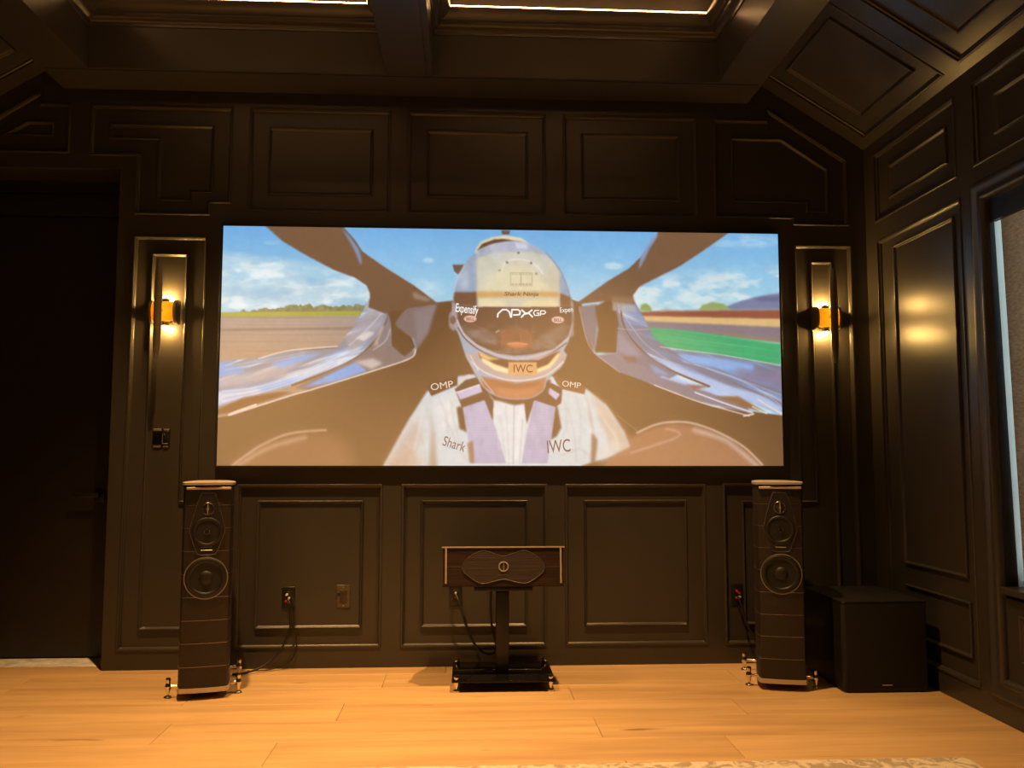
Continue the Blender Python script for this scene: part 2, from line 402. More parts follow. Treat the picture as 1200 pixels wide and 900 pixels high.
# window in the bay
win = thing('window_1', (XR, -1.70, 0), 0, kind='structure')
WIN = lambda y, z, h: (-h, y+1.70, z)
CASING = [(-.004, 0), (-.002, .010), (.004, .016), (.014, .017), (.024, .012), (.032, .006), (.046, .004), (.058, .006), (.064, .012), (.072, .013), (.080, .008), (.086, -.002), (.090, -.012), (.092, -.10)]
MB().sweep(bay, CASING, WIN).build('casing', PAINT, win, smooth=True)
oy0, oy1, oz0, oz1 = WY0+.092, WY1-.092, .603, 2.395
ap = MB().prism(rect(oy0-.01, .09, oy1+.01, oz0-.03), -.06, -.02, WIN).build('apron_panel', PAINT, win)
MB().sweep(rect(oy0+.10, .286, oy1-.10, .492), BEAD, WIN).build('panel_bead', PAINT, ap, smooth=True)
MB().box((-.012, oy0+1.70, oz0-.03), (.20, oy1+1.70, oz0), .004).build('window_sill', PAINT, win)
fr = MB()
fr.prism(rect(oy0-.01, oz0, oy0+.035, oz1), -.21, -.17, WIN); fr.prism(rect(oy1-.035, oz0, oy1+.01, oz1), -.21, -.17, WIN)
fr.prism(rect(oy0+.035, oz1-.04, oy1-.035, oz1+.01), -.21, -.17, WIN); fr.prism(rect(oy0+.035, oz0, oy1-.035, oz0+.04), -.21, -.17, WIN)
fr.build('window_frame', PALE, win)
MB().prism(rect(oy0+.03, oz0+.03, oy1-.03, oz1-.03), -.196, -.190, WIN).build('pane', WGLASS, win)
MB().prism(rect(oy0-.005, 2.272, oy1+.005, oz1), -.050, -.022, WIN).build('shade_cassette', BLACKM, win)
rl = MB()
def jamb(b, y0, y1, e0t, e0b, e1):                     # side lining between two depths (top and bottom given apart)
    v = [(e0b, y0+1.70, oz0-.05), (e1, y0+1.70, oz0-.05), (e1, y1+1.70, oz0-.05), (e0b, y1+1.70, oz0-.05), (e0t, y0+1.70, oz1+.1), (e1, y0+1.70, oz1+.1), (e1, y1+1.70, oz1+.1), (e0t, y1+1.70, oz1+.1)]
    b.add(v, [(0, 3, 2, 1), (4, 5, 6, 7), (0, 1, 5, 4), (1, 2, 6, 5), (2, 3, 7, 6), (3, 0, 4, 7)])
def jamb2(b, y0, y1, e1t, e1b):
    v = [(.021, y0+1.70, oz0-.05), (e1b, y0+1.70, oz0-.05), (e1b, y1+1.70, oz0-.05), (.021, y1+1.70, oz0-.05), (.021, y0+1.70, oz1+.1), (e1t, y0+1.70, oz1+.1), (e1t, y1+1.70, oz1+.1), (.021, y1+1.70, oz1+.1)]
    b.add(v, [(0, 3, 2, 1), (4, 5, 6, 7), (0, 1, 5, 4), (1, 2, 6, 5), (2, 3, 7, 6), (3, 0, 4, 7)])
for y0, y1 in ((oy1, oy1+.09), (oy0-.09, oy0)): jamb2(rl, y0, y1, .040, .082)
rl.prism(rect(oy0, oz1, oy1, oz1+.15), -.21, -.021, WIN); rl.build('reveal', BLACKM, win)
li = MB()
for y0, y1 in ((oy1, oy1+.09), (oy0-.09, oy0)): jamb(li, y0, y1, .0402, .0822, .21)
li.build('reveal_lining', PALE, win)
MB().box((.02, oy0+1.70, oz0-.05), (.21, oy1+1.70, oz0-.031)).build('sill_base', BLACKM, win)
sh = MB(); ny = 24
yl0, yl1 = oy0+.02, oy1-.022
for i in range(ny+1):
    z = oz0+.012 + (oz1-.02-oz0)*i/ny; t = i/ny
    e = yl1+.010*(1-t); d = .100-.040*t
    sh.v += [(d, yl0+1.70, z), (d, e+1.70, z), (d+.0012, e+1.70, z), (d+.0012, yl0+1.70, z)]
for i in range(ny):
    b = 4*i
    for a in range(4): sh.f.append((b+a, b+(a+1) % 4, b+4+(a+1) % 4, b+4+a))
sh.f += [(0, 1, 2, 3), (4*ny, 4*ny+1, 4*ny+2, 4*ny+3)]
sh.build('roller_shade', SHADE, win)
MB().box((.092, yl0+1.70, oz0+.002), (.110, yl1+1.705, oz0+.026), .004).build('hem_bar', BLACKM, win)

# ------------------------------------------------------------------ ceiling: sloped sides, soffit, coffers
SL_END = .95
def slope(to3d, name):
    defs = []
    k = 0
    while -.12-k > YB+.3:
        a = -.12-k*.997; b = max(a-.865, YB+.1)
        defs.append((rect(b, .056, a, .80), [rect(b+.115, .165, a-.15, .68)])); k += 1
    o = slab(name, [(0, -.0), (0, SL_END), (YB, SL_END), (YB, -.0)], [d[0] for d in defs], -.02, 0, to3d, PAINT)
    panels(o, defs, to3d); return o
tag(slope(SLOPE_R, 'ceiling_slope_right'), kind='structure')
tag(slope(SLOPE_L, 'ceiling_slope_left'), kind='structure')
SX0, SX1 = -2.571, 1.465
cx_cols = ((-2.316, -.683), (-.423, 1.21)); cy_rows = ((-1.92, -.29), (-3.81, -2.18), (-5.70, -4.07))
cof = [rect(x0, y0, x1, y1) for x0, x1 in cx_cols for y0, y1 in cy_rows]
ZC = 3.80
ceiling = slab('ceiling', rect(SX0, YB, SX1, 0), cof, -(ZC-ZS), 0, SOFF, PAINT); tag(ceiling, kind='structure')
MB().box((XL-.1, YB-.1, 4.0), (XR+.1, .6, 4.06)).build('roof_deck', SHELL, ceiling)
# raised boards on the beam undersides
for x0, x1 in ((-.683, -.423),):
    MB().prism(rect(x0+.035, YB+.01, x1-.035, -.30), 0, .006, SOFF).build('beam_board', PAINT, ceiling)
MB().prism(rect(SX0+.02, -.27, SX1-.02, -.045), 0, .004, SOFF).build('beam_board', PAINT, ceiling)
CROWN = [(0, -.235), (.008, -.237), (.010, -.255), (.016, -.262), (.030, -.268), (.040, -.282), (.044, -.296), (.056, -.300), (.060, -.308), (.078, -.318), (.090, -.332), (.096, -.346), (.098, -.350), (.098, -.356), (.094, -.357), (.092, -.350), (.0, -.350)]
for x0, x1 in cx_cols:
    for y0, y1 in cy_rows:
        c = MB().prism(rect(x0-.02, y0-.02, x1+.02, y1+.02), -(ZC-ZS)-.03, -(ZC-ZS), SOFF).build('coffer_panel', PAINT, ceiling)
        MB().sweep(rect(x0, y0, x1, y1), CROWN, SOFF).build('crown_moulding', PAINT, c, smooth=True)
        near = 'nearest the screen' if y1 > -1 else ('in the middle row' if y1 > -3 else 'above the camera')
        side = 'left' if x0 < -1 else 'right'
        # cove strip on the crown's ledge
        ring = inset(rect(x0, y0, x1, y1), .045)
        pts = [Vector((x, y, 0)) for x, y in ring]
        o = MB().sweep(rect(x0, y0, x1, y1), [(.078, -.351), (.078, -.368), (.082, -.371), (.086, -.368), (.086, -.351)], SOFF).build('cove_light', LEDM)
        tag(o, f'warm glowing light strip round the {side} ceiling coffer {near}', 'light strip', 'cove light strips')
        # downlight in the coffer
        cx, cy = (x0+x1)/2, (y0+y1)/2
        t = thing('downlight', (cx, cy, ZC), 0, f'small round recessed downlight in the {side} ceiling coffer {near}', 'downlight', 'ceiling downlights')
        MB().lathe([(.048, -.004), (.052, -.012), (.066, -.010), (.070, 0)], n=28).build('trim_ring', BLACKM, t, True)
        MB().lathe([(0, -.003), (.048, -.003)], n=28).build('lens', LENSM, t)
        ld = bpy.data.lights.new('downlight_beam', 'SPOT'); ld.energy = SPOT_W if y1 > -1 else SPOT_W*.35; ld.color = SPOT_COL
        ld.spot_size = math.radians(SPOT_DEG); ld.spot_blend = .9; ld.shadow_soft_size = .035
        lo = link(bpy.data.objects.new('downlight_beam', ld), t); lo.location = (0, 0, -.02)

# ------------------------------------------------------------------ door in the recess
door = thing('door_1', (-2.9, .30, 0), 0, kind='structure')
DL = lambda x, z, h: (x+2.9, -h, z)
leaf = MB().prism(rect(XL+.02, .012, DX+.06, 2.63), -.045, 0, DL).build('door_leaf', DOORP, door)
MB().prism(rect(XL, 2.635, DX+.06, 2.765), -.06, .03, DL).build('head_casing', DOORP, door)
MB().prism(rect(XL, 2.772, DX+.06, 2.835), -.06, .045, DL).build('cap_moulding', DOORP, door)
MB().prism(rect(XL-.05, 0, DX+.1, 2.95), -.12, -.061, DL).build('backing', SHELL, door)
hd = MB(); hd.box((.477, -.012, .912), (.535, .0, .984), .003); hd.lathe([(0, -.055), (.013, -.055), (.013, -.01)], (.505, 0, .953), 'y', 16)
hd.build('handle_plate', BLACKM, leaf, True)
MB().box((.365, -.064, .942), (.520, -.048, .964), .004).build('lever', BLACKM, leaf, True)
tag(MB().box((XL, .10, -.012), (DX, .30, .004), .002).build('trim_2', STONE), kind='structure')


# ------------------------------------------------------------------ the picture on the projection screen (flat print, drawn as colours on a fine grid)
# drawing units: 665 x 281 plane units with its own origin
TL, TR, BLc, BRc = (263, 265), (911, 273.5), (253, 546), (918, 546)
NX, NY, SS = 664, 282, 2
def st2uv(s, t):      # s: 0..1 left-right, t: 0..1 top-down
    return ((1-t)*((1-s)*TL[0]+s*TR[0])+t*((1-s)*BLc[0]+s*BRc[0]), (1-t)*((1-s)*TL[1]+s*TR[1])+t*((1-s)*BLc[1]+s*BRc[1]))
def uv2st(u, v):
    s = t = .5
    for _ in range(12):
        a, b = st2uv(s, t); s += (u-a)/655; t += (v-b)/277
    return s, t
gs, gt = np.meshgrid(np.linspace(0, 1, (NX+1)*SS), np.linspace(0, 1, (NY+1)*SS))
U, V = st2uv(gs, gt)
IMG = np.zeros(U.shape+(3,))
rng = np.random.default_rng(3)
def vnoise(x, y, seed=0):
    g = np.random.default_rng(seed).random((64, 64)); xi = np.floor(x).astype(int); yi = np.floor(y).astype(int); fx = x-xi; fy = y-yi
    fx = fx*fx*(3-2*fx); fy = fy*fy*(3-2*fy); G = lambda a, b: g[b % 64, a % 64]
    return (G(xi, yi)*(1-fx)+G(xi+1, yi)*fx)*(1-fy)+(G(xi, yi+1)*(1-fx)+G(xi+1, yi+1)*fx)*fy
def fbm(x, y, seed=0, n=5):
    return sum(vnoise(x*2**k, y*2**k, seed+k)/2**k for k in range(n))/(2-2**(1-n))
def blur(m, r):
    r = int(round(r*SS))
    if r < 1: return m
    for _ in range(2):
        for ax in (0, 1):
            p = np.pad(m, [(r+1, r) if a == ax else (0, 0) for a in (0, 1)], mode='edge'); c = np.cumsum(p, axis=ax); k = 2*r+1
            m = (c[k:]-c[:-k])/k if ax == 0 else (c[:, k:]-c[:, :-k])/k
    return m
def lay(m, col, a=1.0):
    m = (m*a)[..., None]
    IMG[:] = IMG*(1-m) + np.asarray(col, float)*m if not (isinstance(col, np.ndarray) and col.ndim == 3) else IMG*(1-m)+col*m
def pmask(poly, b=0.5, curve=False):
    if curve:
        P = [np.array(p, float) for p in poly]; n = len(P); q = []
        for i in range(n):
            p0, p1, p2, p3 = P[i-1], P[i], P[(i+1) % n], P[(i+2) % n]
            for k in range(5):
                t = k/5; q.append(.5*(2*p1+(p2-p0)*t+(2*p0-5*p1+4*p2-p3)*t*t+(3*p1-p0-3*p2+p3)*t**3))
        poly = q
    m = np.zeros(U.shape, bool); n = len(poly)
    for i in range(n):
        x0, y0 = poly[i]; x1, y1 = poly[(i+1) % n]
        if y0 == y1: continue
        m ^= ((V < y0) != (V < y1)) & (U < (x1-x0)*(V-y0)/(y1-y0)+x0)
    return blur(m.astype(float), b)
def crop(pts, pad):
    H, Wd = U0_.shape; us = [p[0] for p in pts]; vs = [p[1] for p in pts]
    c0 = int((min(us)-pad-12-253)/665*Wd); c1 = int((max(us)+pad+12-253)/665*Wd)+2; r0 = int((min(vs)-pad-10-265)/281*H); r1 = int((max(vs)+pad+10-265)/281*H)+2
    return slice(max(r0, 0), max(min(r1, H), 1)), slice(max(c0, 0), max(min(c1, Wd), 1))
U0_, V0_, FULL = U, V, IMG
def within(pts, pad, fn):
    """run a drawing step on the part of the picture it touches"""
    global U, V, IMG
    sl = crop(pts, pad); U, V, IMG = U0_[sl], V0_[sl], FULL[sl]
    try: return fn()
    finally: U, V, IMG = U0_, V0_, FULL
def F(poly, col, a=1, b=.5, curve=False): within(poly, 3*b+3, lambda: lay(pmask(poly, b, curve), col, a))
def smask(pts, w, soft=.6, curve=True):
    if curve and len(pts) > 2: pts = [(p.x, p.y) for p in smooth_path([(x, y, 0) for x, y in pts], 5)]
    d = np.full(U.shape, 1e9)
    for (x0, y0), (x1, y1) in zip(pts, pts[1:]):
        dx, dy = x1-x0, y1-y0; t = np.clip(((U-x0)*dx+(V-y0)*dy)/(dx*dx+dy*dy+1e-9), 0, 1)
        d = np.minimum(d, np.hypot(U-x0-t*dx, V-y0-t*dy))
    return np.clip((w/2+soft/2-d)/soft, 0, 1)
def S(pts, col, w=1.2, a=1, soft=.8, curve=True): within(pts, w+soft+2, lambda: lay(smask(pts, w, soft, curve), col, a))
def ell(cx, cy, rx, ry, col, a=1, soft=.3):
    d = np.hypot((U-cx)/rx, (V-cy)/ry); lay(np.clip((1-d)/soft+.5, 0, 1) if soft < 1 else np.clip(1-d, 0, 1), col, a)
C1 = lambda *p: [(240+x/2.903, 250+y/2.903) for x, y in p]
C2 = lambda *p: [(570+x/2.903, 250+y/2.903) for x, y in p]
C3 = lambda *p: [(440+x/3, 260+y/3) for x, y in p]
C4 = lambda *p: [(510+x/4.5, 270+y/4.5) for x, y in p]
BROWN = (94, 66, 42)
# sky
g = np.clip((V-265)/95, 0, 1)[..., None]
IMG[:] = np.array([92, 160, 214])*(1-g)+np.array([150, 196, 214])*g
cl = fbm(U/46, V/15, 11); cl2 = fbm(U/20, V/9, 31)
left = np.clip((V-(292+.13*(U-260)))/10, 0, 1)*(U < 450)
lay(np.clip((.65*cl+.35*cl2-.27)*4.2, 0, 1)*left, (172, 201, 214), .88)
lay(np.clip((cl2-.50)*5, 0, 1)*left*np.clip((cl-.34)*6, 0, 1), (212, 226, 230), .85)
lay(left*np.clip((.5-cl)*3, 0, 1)*np.clip((V-325)/20, 0, 1), (128, 165, 192), .6)
rgt = (U > 700)*np.clip((V-(322-.10*(U-740)))/14, 0, 1)
lay(np.clip((cl2-.40)*4, 0, 1)*rgt, (200, 216, 220), .85)
for x, y, w, h, a in ((489, 297, 16, 7, .25), (497, 306, 9, 4, .5), (318, 285, 12, 4, .4), (714, 312, 15, 6, .6), (720, 301, 6, 4, .35), (875, 282, 60, 10, .5), (490, 340, 30, 14, .5), (664, 316, 8, 4, .3)):
    d = np.hypot((U-x)/w, (V-y)/h); lay(np.clip((1-d)*2, 0, 1)*np.clip((cl2-.25)*2.5, 0, 1), (205, 222, 228), a)
# left: trees, grass, track
hy = 369-.012*(U-260)
tr = np.clip((V-(hy-8+7*fbm(U/5, U*0, 5)-4*np.clip((U-300)/40, -1, 1)))/1.2, 0, 1)*(U < 440)*(V < 380)
tcol = 78+60*fbm(U/3.2, V/3, 8)[..., None]*np.ones(3)+np.array([10, 14, -22])
lay(tr*np.clip((U-272)/14, 0, 1), tcol); lay(np.clip((V-hy+1.5)/1, 0, 1)*(U < 440), (150, 152, 62))
tk = np.clip((V-hy-3.5)/1.5, 0, 1)*(U < 445)
lay(tk, (152, 138, 130)); lay(tk*np.clip((V-380)/40, 0, 1), (158, 132, 110)); lay(tk*np.clip((fbm(U/160, V/2.2, 17)-.5)*3, 0, 1), (126, 108, 100), .6)
lay(tk*np.exp(-((V-(389-.02*(U-260)))/1.6)**2), (96, 84, 82), .5)
# right: hills, barrier, sand, track, green run-off
F(C2((770, 335), (860, 300), (930, 283), (1000, 272), (1000, 345), (700, 345)), (104, 116, 150), 1, 1)
F(C2((900, 290), (1000, 284), (1000, 300), (930, 302)), (74, 84, 120), .7, 1.5)
F(C2((510, 335), (512, 315), (530, 308), (547, 322), (550, 337)), (120, 150, 84), 1, .8)
F(C2((710, 335), (725, 315), (760, 304), (800, 310), (830, 335)), (134, 156, 92), 1, 1)
F(C2((560, 337), (600, 326), (660, 335), (700, 330), (1000, 328), (1000, 345), (515, 345)), (150, 160, 140), .8, 1)
F(C2((505, 338), (760, 334), (1000, 332), (1000, 368), (515, 357)), (134, 74, 58), 1, .8)
F(C2((515, 353), (1000, 362), (1000, 398), (520, 374)), (205, 172, 116), 1, .9)
F(C2((520, 370), (1000, 390), (1000, 442), (540, 398)), (124, 112, 122), 1, .8)
F(C2((760, 403), (1000, 432), (1000, 445), (760, 415)), (140, 120, 90), .8, 1)
F(C2((535, 391), (700, 405), (1000, 448), (1000, 522), (800, 490), (600, 462), (560, 440)), (44, 158, 104), 1, .8)
lay(pmask(C2((535, 391), (700, 405), (1000, 448), (1000, 522), (600, 462)))*np.clip((fbm(U/80, (V-.14*U)/2, 23)-.45)*3, 0, 1), (84, 176, 122), .6)
# cockpit body
body = [(505, 356), (540, 352), (664, 352), (676, 356)] + C2((350, 480), (560, 590), (760, 660), (1010, 690)) + [(930, 560), (240, 560)] + C1((40, 700), (90, 690), (350, 605), (540, 545), (700, 480))
F(body, BROWN, 1, .7)
# left bodywork
F(C1((548, 296), (525, 340), (500, 385), (470, 430), (440, 458), (380, 466), (270, 476), (180, 498), (30, 508), (30, 672), (110, 640), (270, 590), (400, 545), (510, 500), (575, 440), (612, 360), (604, 330), (590, 300)), (122, 128, 140), 1, .6)
m = pmask(C1((30, 508), (180, 498), (440, 458), (500, 385), (548, 296), (612, 360), (510, 500), (270, 590), (30, 672)))
lay(m*np.clip((fbm((U+V)/30, (V+.32*U)/6, 41)-.42)*3.5, 0, 1), (118, 158, 206), .7)
lay(m*np.clip((fbm((U+V)/44, (V+.34*U)/5, 47)-.56)*5, 0, 1), (214, 220, 226), .8)
F(C1((40, 522), (90, 522), (135, 545), (60, 562), (40, 560)), (104, 152, 208), .9, 1.5, True)
F(C1((60, 560), (160, 545), (260, 512), (330, 508), (250, 560), (120, 590), (45, 600)), (168, 158, 160), .8, 2)
F(C1((215, 520), (290, 492), (385, 480), (350, 500), (260, 530)), (112, 158, 214), .9, 1.4)
F(C1((45, 612), (140, 600), (300, 560), (430, 505), (480, 470), (420, 530), (300, 580), (200, 612), (40, 660)), (186, 196, 214), .9, 1.5)
F(C1((170, 598), (270, 570), (330, 558), (280, 590), (200, 612)), (120, 164, 216), .9, 1.5)
F(C1((470, 430), (520, 365), (545, 330), (600, 340), (590, 390), (540, 440), (480, 480)), (158, 148, 150), .7, 1.5)
F(C1((500, 430), (545, 405), (565, 412), (530, 440)), (206, 200, 200), .8, 1.2)
F(C1((535, 305), (585, 305), (588, 335), (530, 332)), (170, 176, 180), .8, 1)
S(C1((180, 500), (270, 474), (380, 462), (440, 458)), (214, 206, 200), 1.2, .9)
S(C1((330, 472), (440, 462)), (110, 88, 74), 1.2, .8)
S(C1((290, 590), (430, 535), (520, 485), (580, 420), (615, 348)), (108, 74, 48), 2.6, 1)
# inner cowl, left
F(C1((300, 598), (400, 548), (500, 500), (575, 442), (618, 420), (660, 470), (705, 470), (680, 500), (540, 547), (350, 607)), (118, 106, 104), 1, .7)
F(C1((330, 596), (430, 545), (500, 512), (540, 540), (440, 575)), (106, 154, 214), .95, 1.2)
F(C1((495, 510), (560, 498), (592, 515), (555, 535)), (186, 176, 172), .9, 1.4)
F(C1((585, 390), (618, 385), (618, 430), (560, 460)), (176, 160, 158), .8, 1.5)
S(C1((85, 690), (280, 626), (350, 606), (540, 547), (680, 500), (703, 470)), (214, 200, 186), 1.5, .95)
F(C1((40, 672), (130, 630), (250, 612), (290, 614), (180, 650), (90, 682), (40, 690)), (112, 74, 44), 1, .8)
S(C1((80, 690), (100, 680), (170, 655)), (222, 206, 190), 2.2, .9)
F(C1((550, 280), (600, 300), (655, 300), (700, 300), (640, 380), (690, 425), (702, 462), (665, 492), (622, 455), (618, 380), (604, 332), (560, 310)), BROWN, 1, .7)
F(C1((635, 378), (660, 340), (700, 310), (778, 310), (762, 352), (745, 415), (705, 472), (695, 432), (642, 392)), (114, 100, 98), 1, .8)
F(C1((700, 335), (772, 318), (750, 395), (708, 455)), (130, 120, 124), .7, 2.5)
# right bodywork
F(C2((415, 288), (490, 300), (520, 352), (560, 432), (620, 468), (800, 488), (1010, 524), (1010, 690), (920, 655), (750, 590), (600, 530), (500, 462), (445, 380)), (112, 114, 132), 1, .6)
m = pmask(C2((490, 300), (560, 432), (620, 468), (1010, 524), (1010, 690), (750, 590), (600, 530), (500, 462), (430, 330)))
lay(m*np.clip((fbm((U-V)/34, (V-.34*U)/6, 51)-.45)*3.5, 0, 1), (112, 150, 204), .7)
lay(m*np.clip((fbm((U-V)/44, (V-.36*U)/5, 57)-.57)*5, 0, 1), (200, 206, 220), .8)
F(C2((640, 480), (800, 500), (905, 520), (905, 555), (760, 525), (660, 510)), (124, 166, 218), .9, 1.5)
F(C2((570, 500), (680, 540), (820, 590), (930, 620), (1000, 660), (1000, 684), (850, 632), (740, 590), (620, 540)), (168, 188, 222), .9, 1.3)
F(C2((830, 530), (1010, 545), (1010, 600), (880, 570)), (122, 112, 138), .8, 2.5)
S(C2((580, 458), (640, 466), (800, 486), (1005, 522)), (196, 186, 186), 1.1, .8); S(C2((600, 465), (660, 500), (760, 545), (940, 625)), (110, 92, 92), 1, .6)
F(C2((300, 320), (362, 312), (366, 345), (360, 420), (352, 475), (325, 430), (310, 380)), (112, 104, 114), 1, .9)
F(C2((355, 320), (420, 285), (440, 380), (430, 480), (352, 478), (365, 400)), BROWN, 1, .8)
F(C2((355, 488), (430, 478), (520, 520), (610, 562), (700, 590), (880, 660), (900, 685), (700, 640), (560, 588), (440, 545)), (118, 112, 124), 1, .7)
F(C2((575, 560), (610, 550), (700, 585), (780, 600), (870, 655), (740, 610)), (160, 184, 222), .9, 1.2)
F(C2((665, 585), (755, 592), (700, 602)), (140, 78, 56), .9, .8); F(C2((770, 625), (850, 625), (950, 680), (880, 665)), (128, 84, 52), .95, .8)
S(C2((440, 290), (455, 390), (510, 465), (600, 530), (750, 592)), (104, 76, 56), 2.4, 1)
S(C2((560, 588), (700, 640), (800, 668), (890, 692)), (206, 186, 172), 1.4, .9); S(C2((700, 612), (800, 648), (900, 680)), (210, 204, 216), 1.8, .9)
S(C2((870, 692), (905, 685)), (220, 208, 196), 1.8, .9); S(C2((900, 660), (950, 684)), (210, 200, 190), 1.4, .9); S(C2((920, 636), (1004, 686)), (214, 204, 200), 1.6, .9)
S(C2((300, 320), (325, 430), (355, 480), (440, 545)), (176, 156, 150), .9, .8)
F(C2((415, 300), (490, 318), (500, 340), (415, 335)), (160, 160, 160), .7, 1.2)
F(C2((425, 300), (445, 380), (500, 462), (600, 530), (640, 552), (610, 566), (520, 524), (430, 482), (436, 380)), (110, 106, 120), 1, .7)
F(C2((432, 400), (470, 440), (520, 490), (470, 490), (430, 470)), (140, 134, 148), .7, 2); F(C2((445, 490), (495, 492), (500, 512), (470, 515)), (112, 84, 70), .7, 1); F(C2((540, 515), (590, 540), (620, 560), (560, 545)), (120, 152, 200), .8, 1.4)
S(C2((430, 395), (480, 400), (540, 398)), (186, 182, 190), .9, .6); S(C2((455, 350), (520, 440), (600, 500)), (176, 178, 196), 1, .6)
F(C1((612, 345), (620, 380), (622, 455), (590, 470), (575, 442), (606, 372)), (120, 112, 114), 1, .7)
S(C1((560, 470), (600, 440), (618, 400)), (200, 194, 196), 1.2, .6); S(C1((480, 455), (540, 400), (590, 345)), (206, 206, 212), 1.1, .6); S(C1((520, 470), (580, 400), (606, 345)), (120, 120, 132), 1.2, .6)
for k in range(7): S(C1((60, 600+9*k), (180, 590+5*k), (330, 545+4*k), (440, 490+4*k)), (222, 226, 232) if k % 2 else (124, 146, 186), .9, .45, 1.2)
for k in range(5): S(C1((70, 545-7*k), (200, 520-5*k), (330, 492-4*k)), (206, 206, 212) if k % 2 else (140, 132, 136), .9, .4, 1.4)
for k in range(6): S(C2((640+20*k, 500+6*k), (780+20*k, 540+8*k), (920+12*k, 585+11*k), (1005, 610+12*k)), (206, 212, 226) if k % 2 else (104, 116, 156), .9, .5, 1.2)
# halo arms
HAL = C1((200, 38), (260, 95), (330, 140), (430, 195), (500, 222), (540, 250), (552, 282), (545, 325), (600, 345), (660, 330), (780, 312), (700, 250), (600, 185), (525, 130), (500, 90), (455, 38))
F(HAL, (102, 76, 56), 1, .5)
S(C1((525, 130), (600, 185), (700, 250), (770, 303)), (150, 150, 160), 1, .6); S(C1((205, 45), (260, 95), (330, 140), (430, 195), (500, 222)), (100, 92, 96), .9, .5)
F(C1((455, 50), (485, 80), (515, 125), (524, 160), (520, 182), (505, 140), (480, 90)), (108, 134, 176), .9, .8)
F(C1((690, 270), (760, 298), (740, 305), (700, 295)), (170, 160, 150), .5, 1.5)
HAR = C2((285, 314), (400, 232), (470, 190), (512, 150), (542, 110), (575, 60), (825, 60), (740, 120), (650, 180), (560, 225), (508, 252), (486, 282), (490, 312), (410, 300))
F(HAR, (104, 78, 58), 1, .5)
S(C2((815, 70), (740, 122), (650, 182), (560, 228), (510, 254)), (150, 152, 164), .9, .5)
F(C2((556, 70), (574, 72), (545, 118), (515, 178), (504, 195), (512, 150), (535, 110)), (124, 148, 190), .85, .8)
F(C2((410, 285), (486, 290), (490, 312), (415, 312)), (132, 104, 84), .7, 1.5)
# front cowl arcs at the bottom
F(C1((60, 870), (130, 815), (220, 765), (320, 745), (420, 750), (480, 800), (500, 870)), (150, 106, 76), .55, 8)
S(C1((90, 858), (180, 795), (280, 752), (400, 740)), (206, 178, 150), 2.2, .7, 3); S(C1((110, 858), (210, 800), (330, 765)), (196, 166, 142), 4, .6, 6)
F(C2((380, 860), (440, 790), (520, 740), (620, 715), (720, 726), (820, 770), (900, 820), (940, 862)), (160, 112, 84), .75, 3)
S(C2((500, 748), (560, 722), (620, 712), (690, 716), (780, 746), (870, 795), (935, 855)), (204, 182, 166), 2.0, .85, 2.4); S(C2((700, 740), (800, 770), (860, 812), (915, 858)), (200, 186, 180), 5, .6, 6)
S(C2((600, 735), (640, 745), (640, 762), (560, 790), (480, 815)), (192, 160, 146), 2.5, .5, 3); S(C2((430, 690), (500, 742)), (176, 150, 110), .7, .6)
# driver suit
F(C3((10, 860), (60, 770), (100, 700), (165, 600), (270, 548), (330, 540), (400, 630), (520, 630), (600, 545), (640, 560), (728, 592), (800, 650), (860, 740), (880, 790), (800, 830), (700, 860)), (184, 194, 198), 1, 1.2)
F(C3((20, 860), (75, 760), (130, 690), (150, 740), (110, 860)), (166, 142, 126), .6, 5); F(C3((740, 600), (800, 650), (880, 760), (880, 800), (830, 820), (780, 720)), (176, 148, 122), .6, 4)
F(C3((165, 640), (180, 720), (170, 860), (200, 860), (190, 740)), (140, 116, 98), .7, 2.4); F(C3((745, 740), (765, 770), (755, 850), (740, 850)), (116, 80, 54), .85, 1.4); F(C3((722, 600), (745, 700), (750, 745), (735, 700)), (150, 124, 104), .7, 1.6)
F(C3((30, 840), (110, 800), (170, 860), (20, 870)), (176, 140, 110), .4, 5); F(C3((760, 850), (800, 760), (860, 790), (800, 840)), (206, 196, 184), .5, 3)
F(C3((180, 640), (260, 600), (280, 700), (220, 740)), (216, 216, 214), .6, 5); F(C3((400, 640), (510, 640), (500, 850), (430, 850)), (198, 202, 206), .9, 1.5)
S(C3((470, 640), (466, 850)), (150, 152, 158), 1.4, .7, 1.2, False); S(C3((440, 650), (452, 850)), (166, 166, 170), 1.6, .4, 2, False); S(C3((500, 700), (488, 850)), (160, 156, 156), 1.4, .5, 1.5, False)
for a in ([(230, 700), (260, 760), (300, 840)], [(660, 660), (680, 740), (690, 840)], [(640, 820), (700, 800), (740, 830)]): S(C3(*a), (160, 158, 158), 2.4, .35, 3)
# epaulettes and harness
F(C3((162, 580), (272, 543), (272, 578), (180, 617)), (84, 56, 40), 1, .6); F(C3((606, 545), (700, 572), (724, 584), (718, 610), (640, 592), (622, 575)), (116, 78, 52), 1, .7)
F(C3((262, 592), (300, 560), (350, 548), (390, 625), (398, 632), (394, 712), (366, 640), (288, 660)), (88, 60, 42), 1, .7)
F(C3((268, 655), (292, 652), (304, 742), (278, 730)), (88, 60, 42), 1, .8); F(C3((505, 638), (545, 625), (600, 570), (640, 590), (636, 640), (614, 655), (540, 636), (514, 712)), (88, 60, 42), 1, .7)
F(C3((600, 655), (622, 650), (636, 725), (620, 755), (598, 768)), (88, 60, 42), 1, .8)
F(C3((268, 604), (350, 576), (358, 602), (280, 630)), (178, 172, 196), 1, .7); F(C3((570, 590), (588, 583), (632, 610), (618, 630)), (178, 172, 196), 1, .7)
S(C3((268, 604), (350, 576)), (224, 222, 230), 1.3, .9); S(C3((280, 560), (312, 545)), (190, 186, 196), 3, .9)
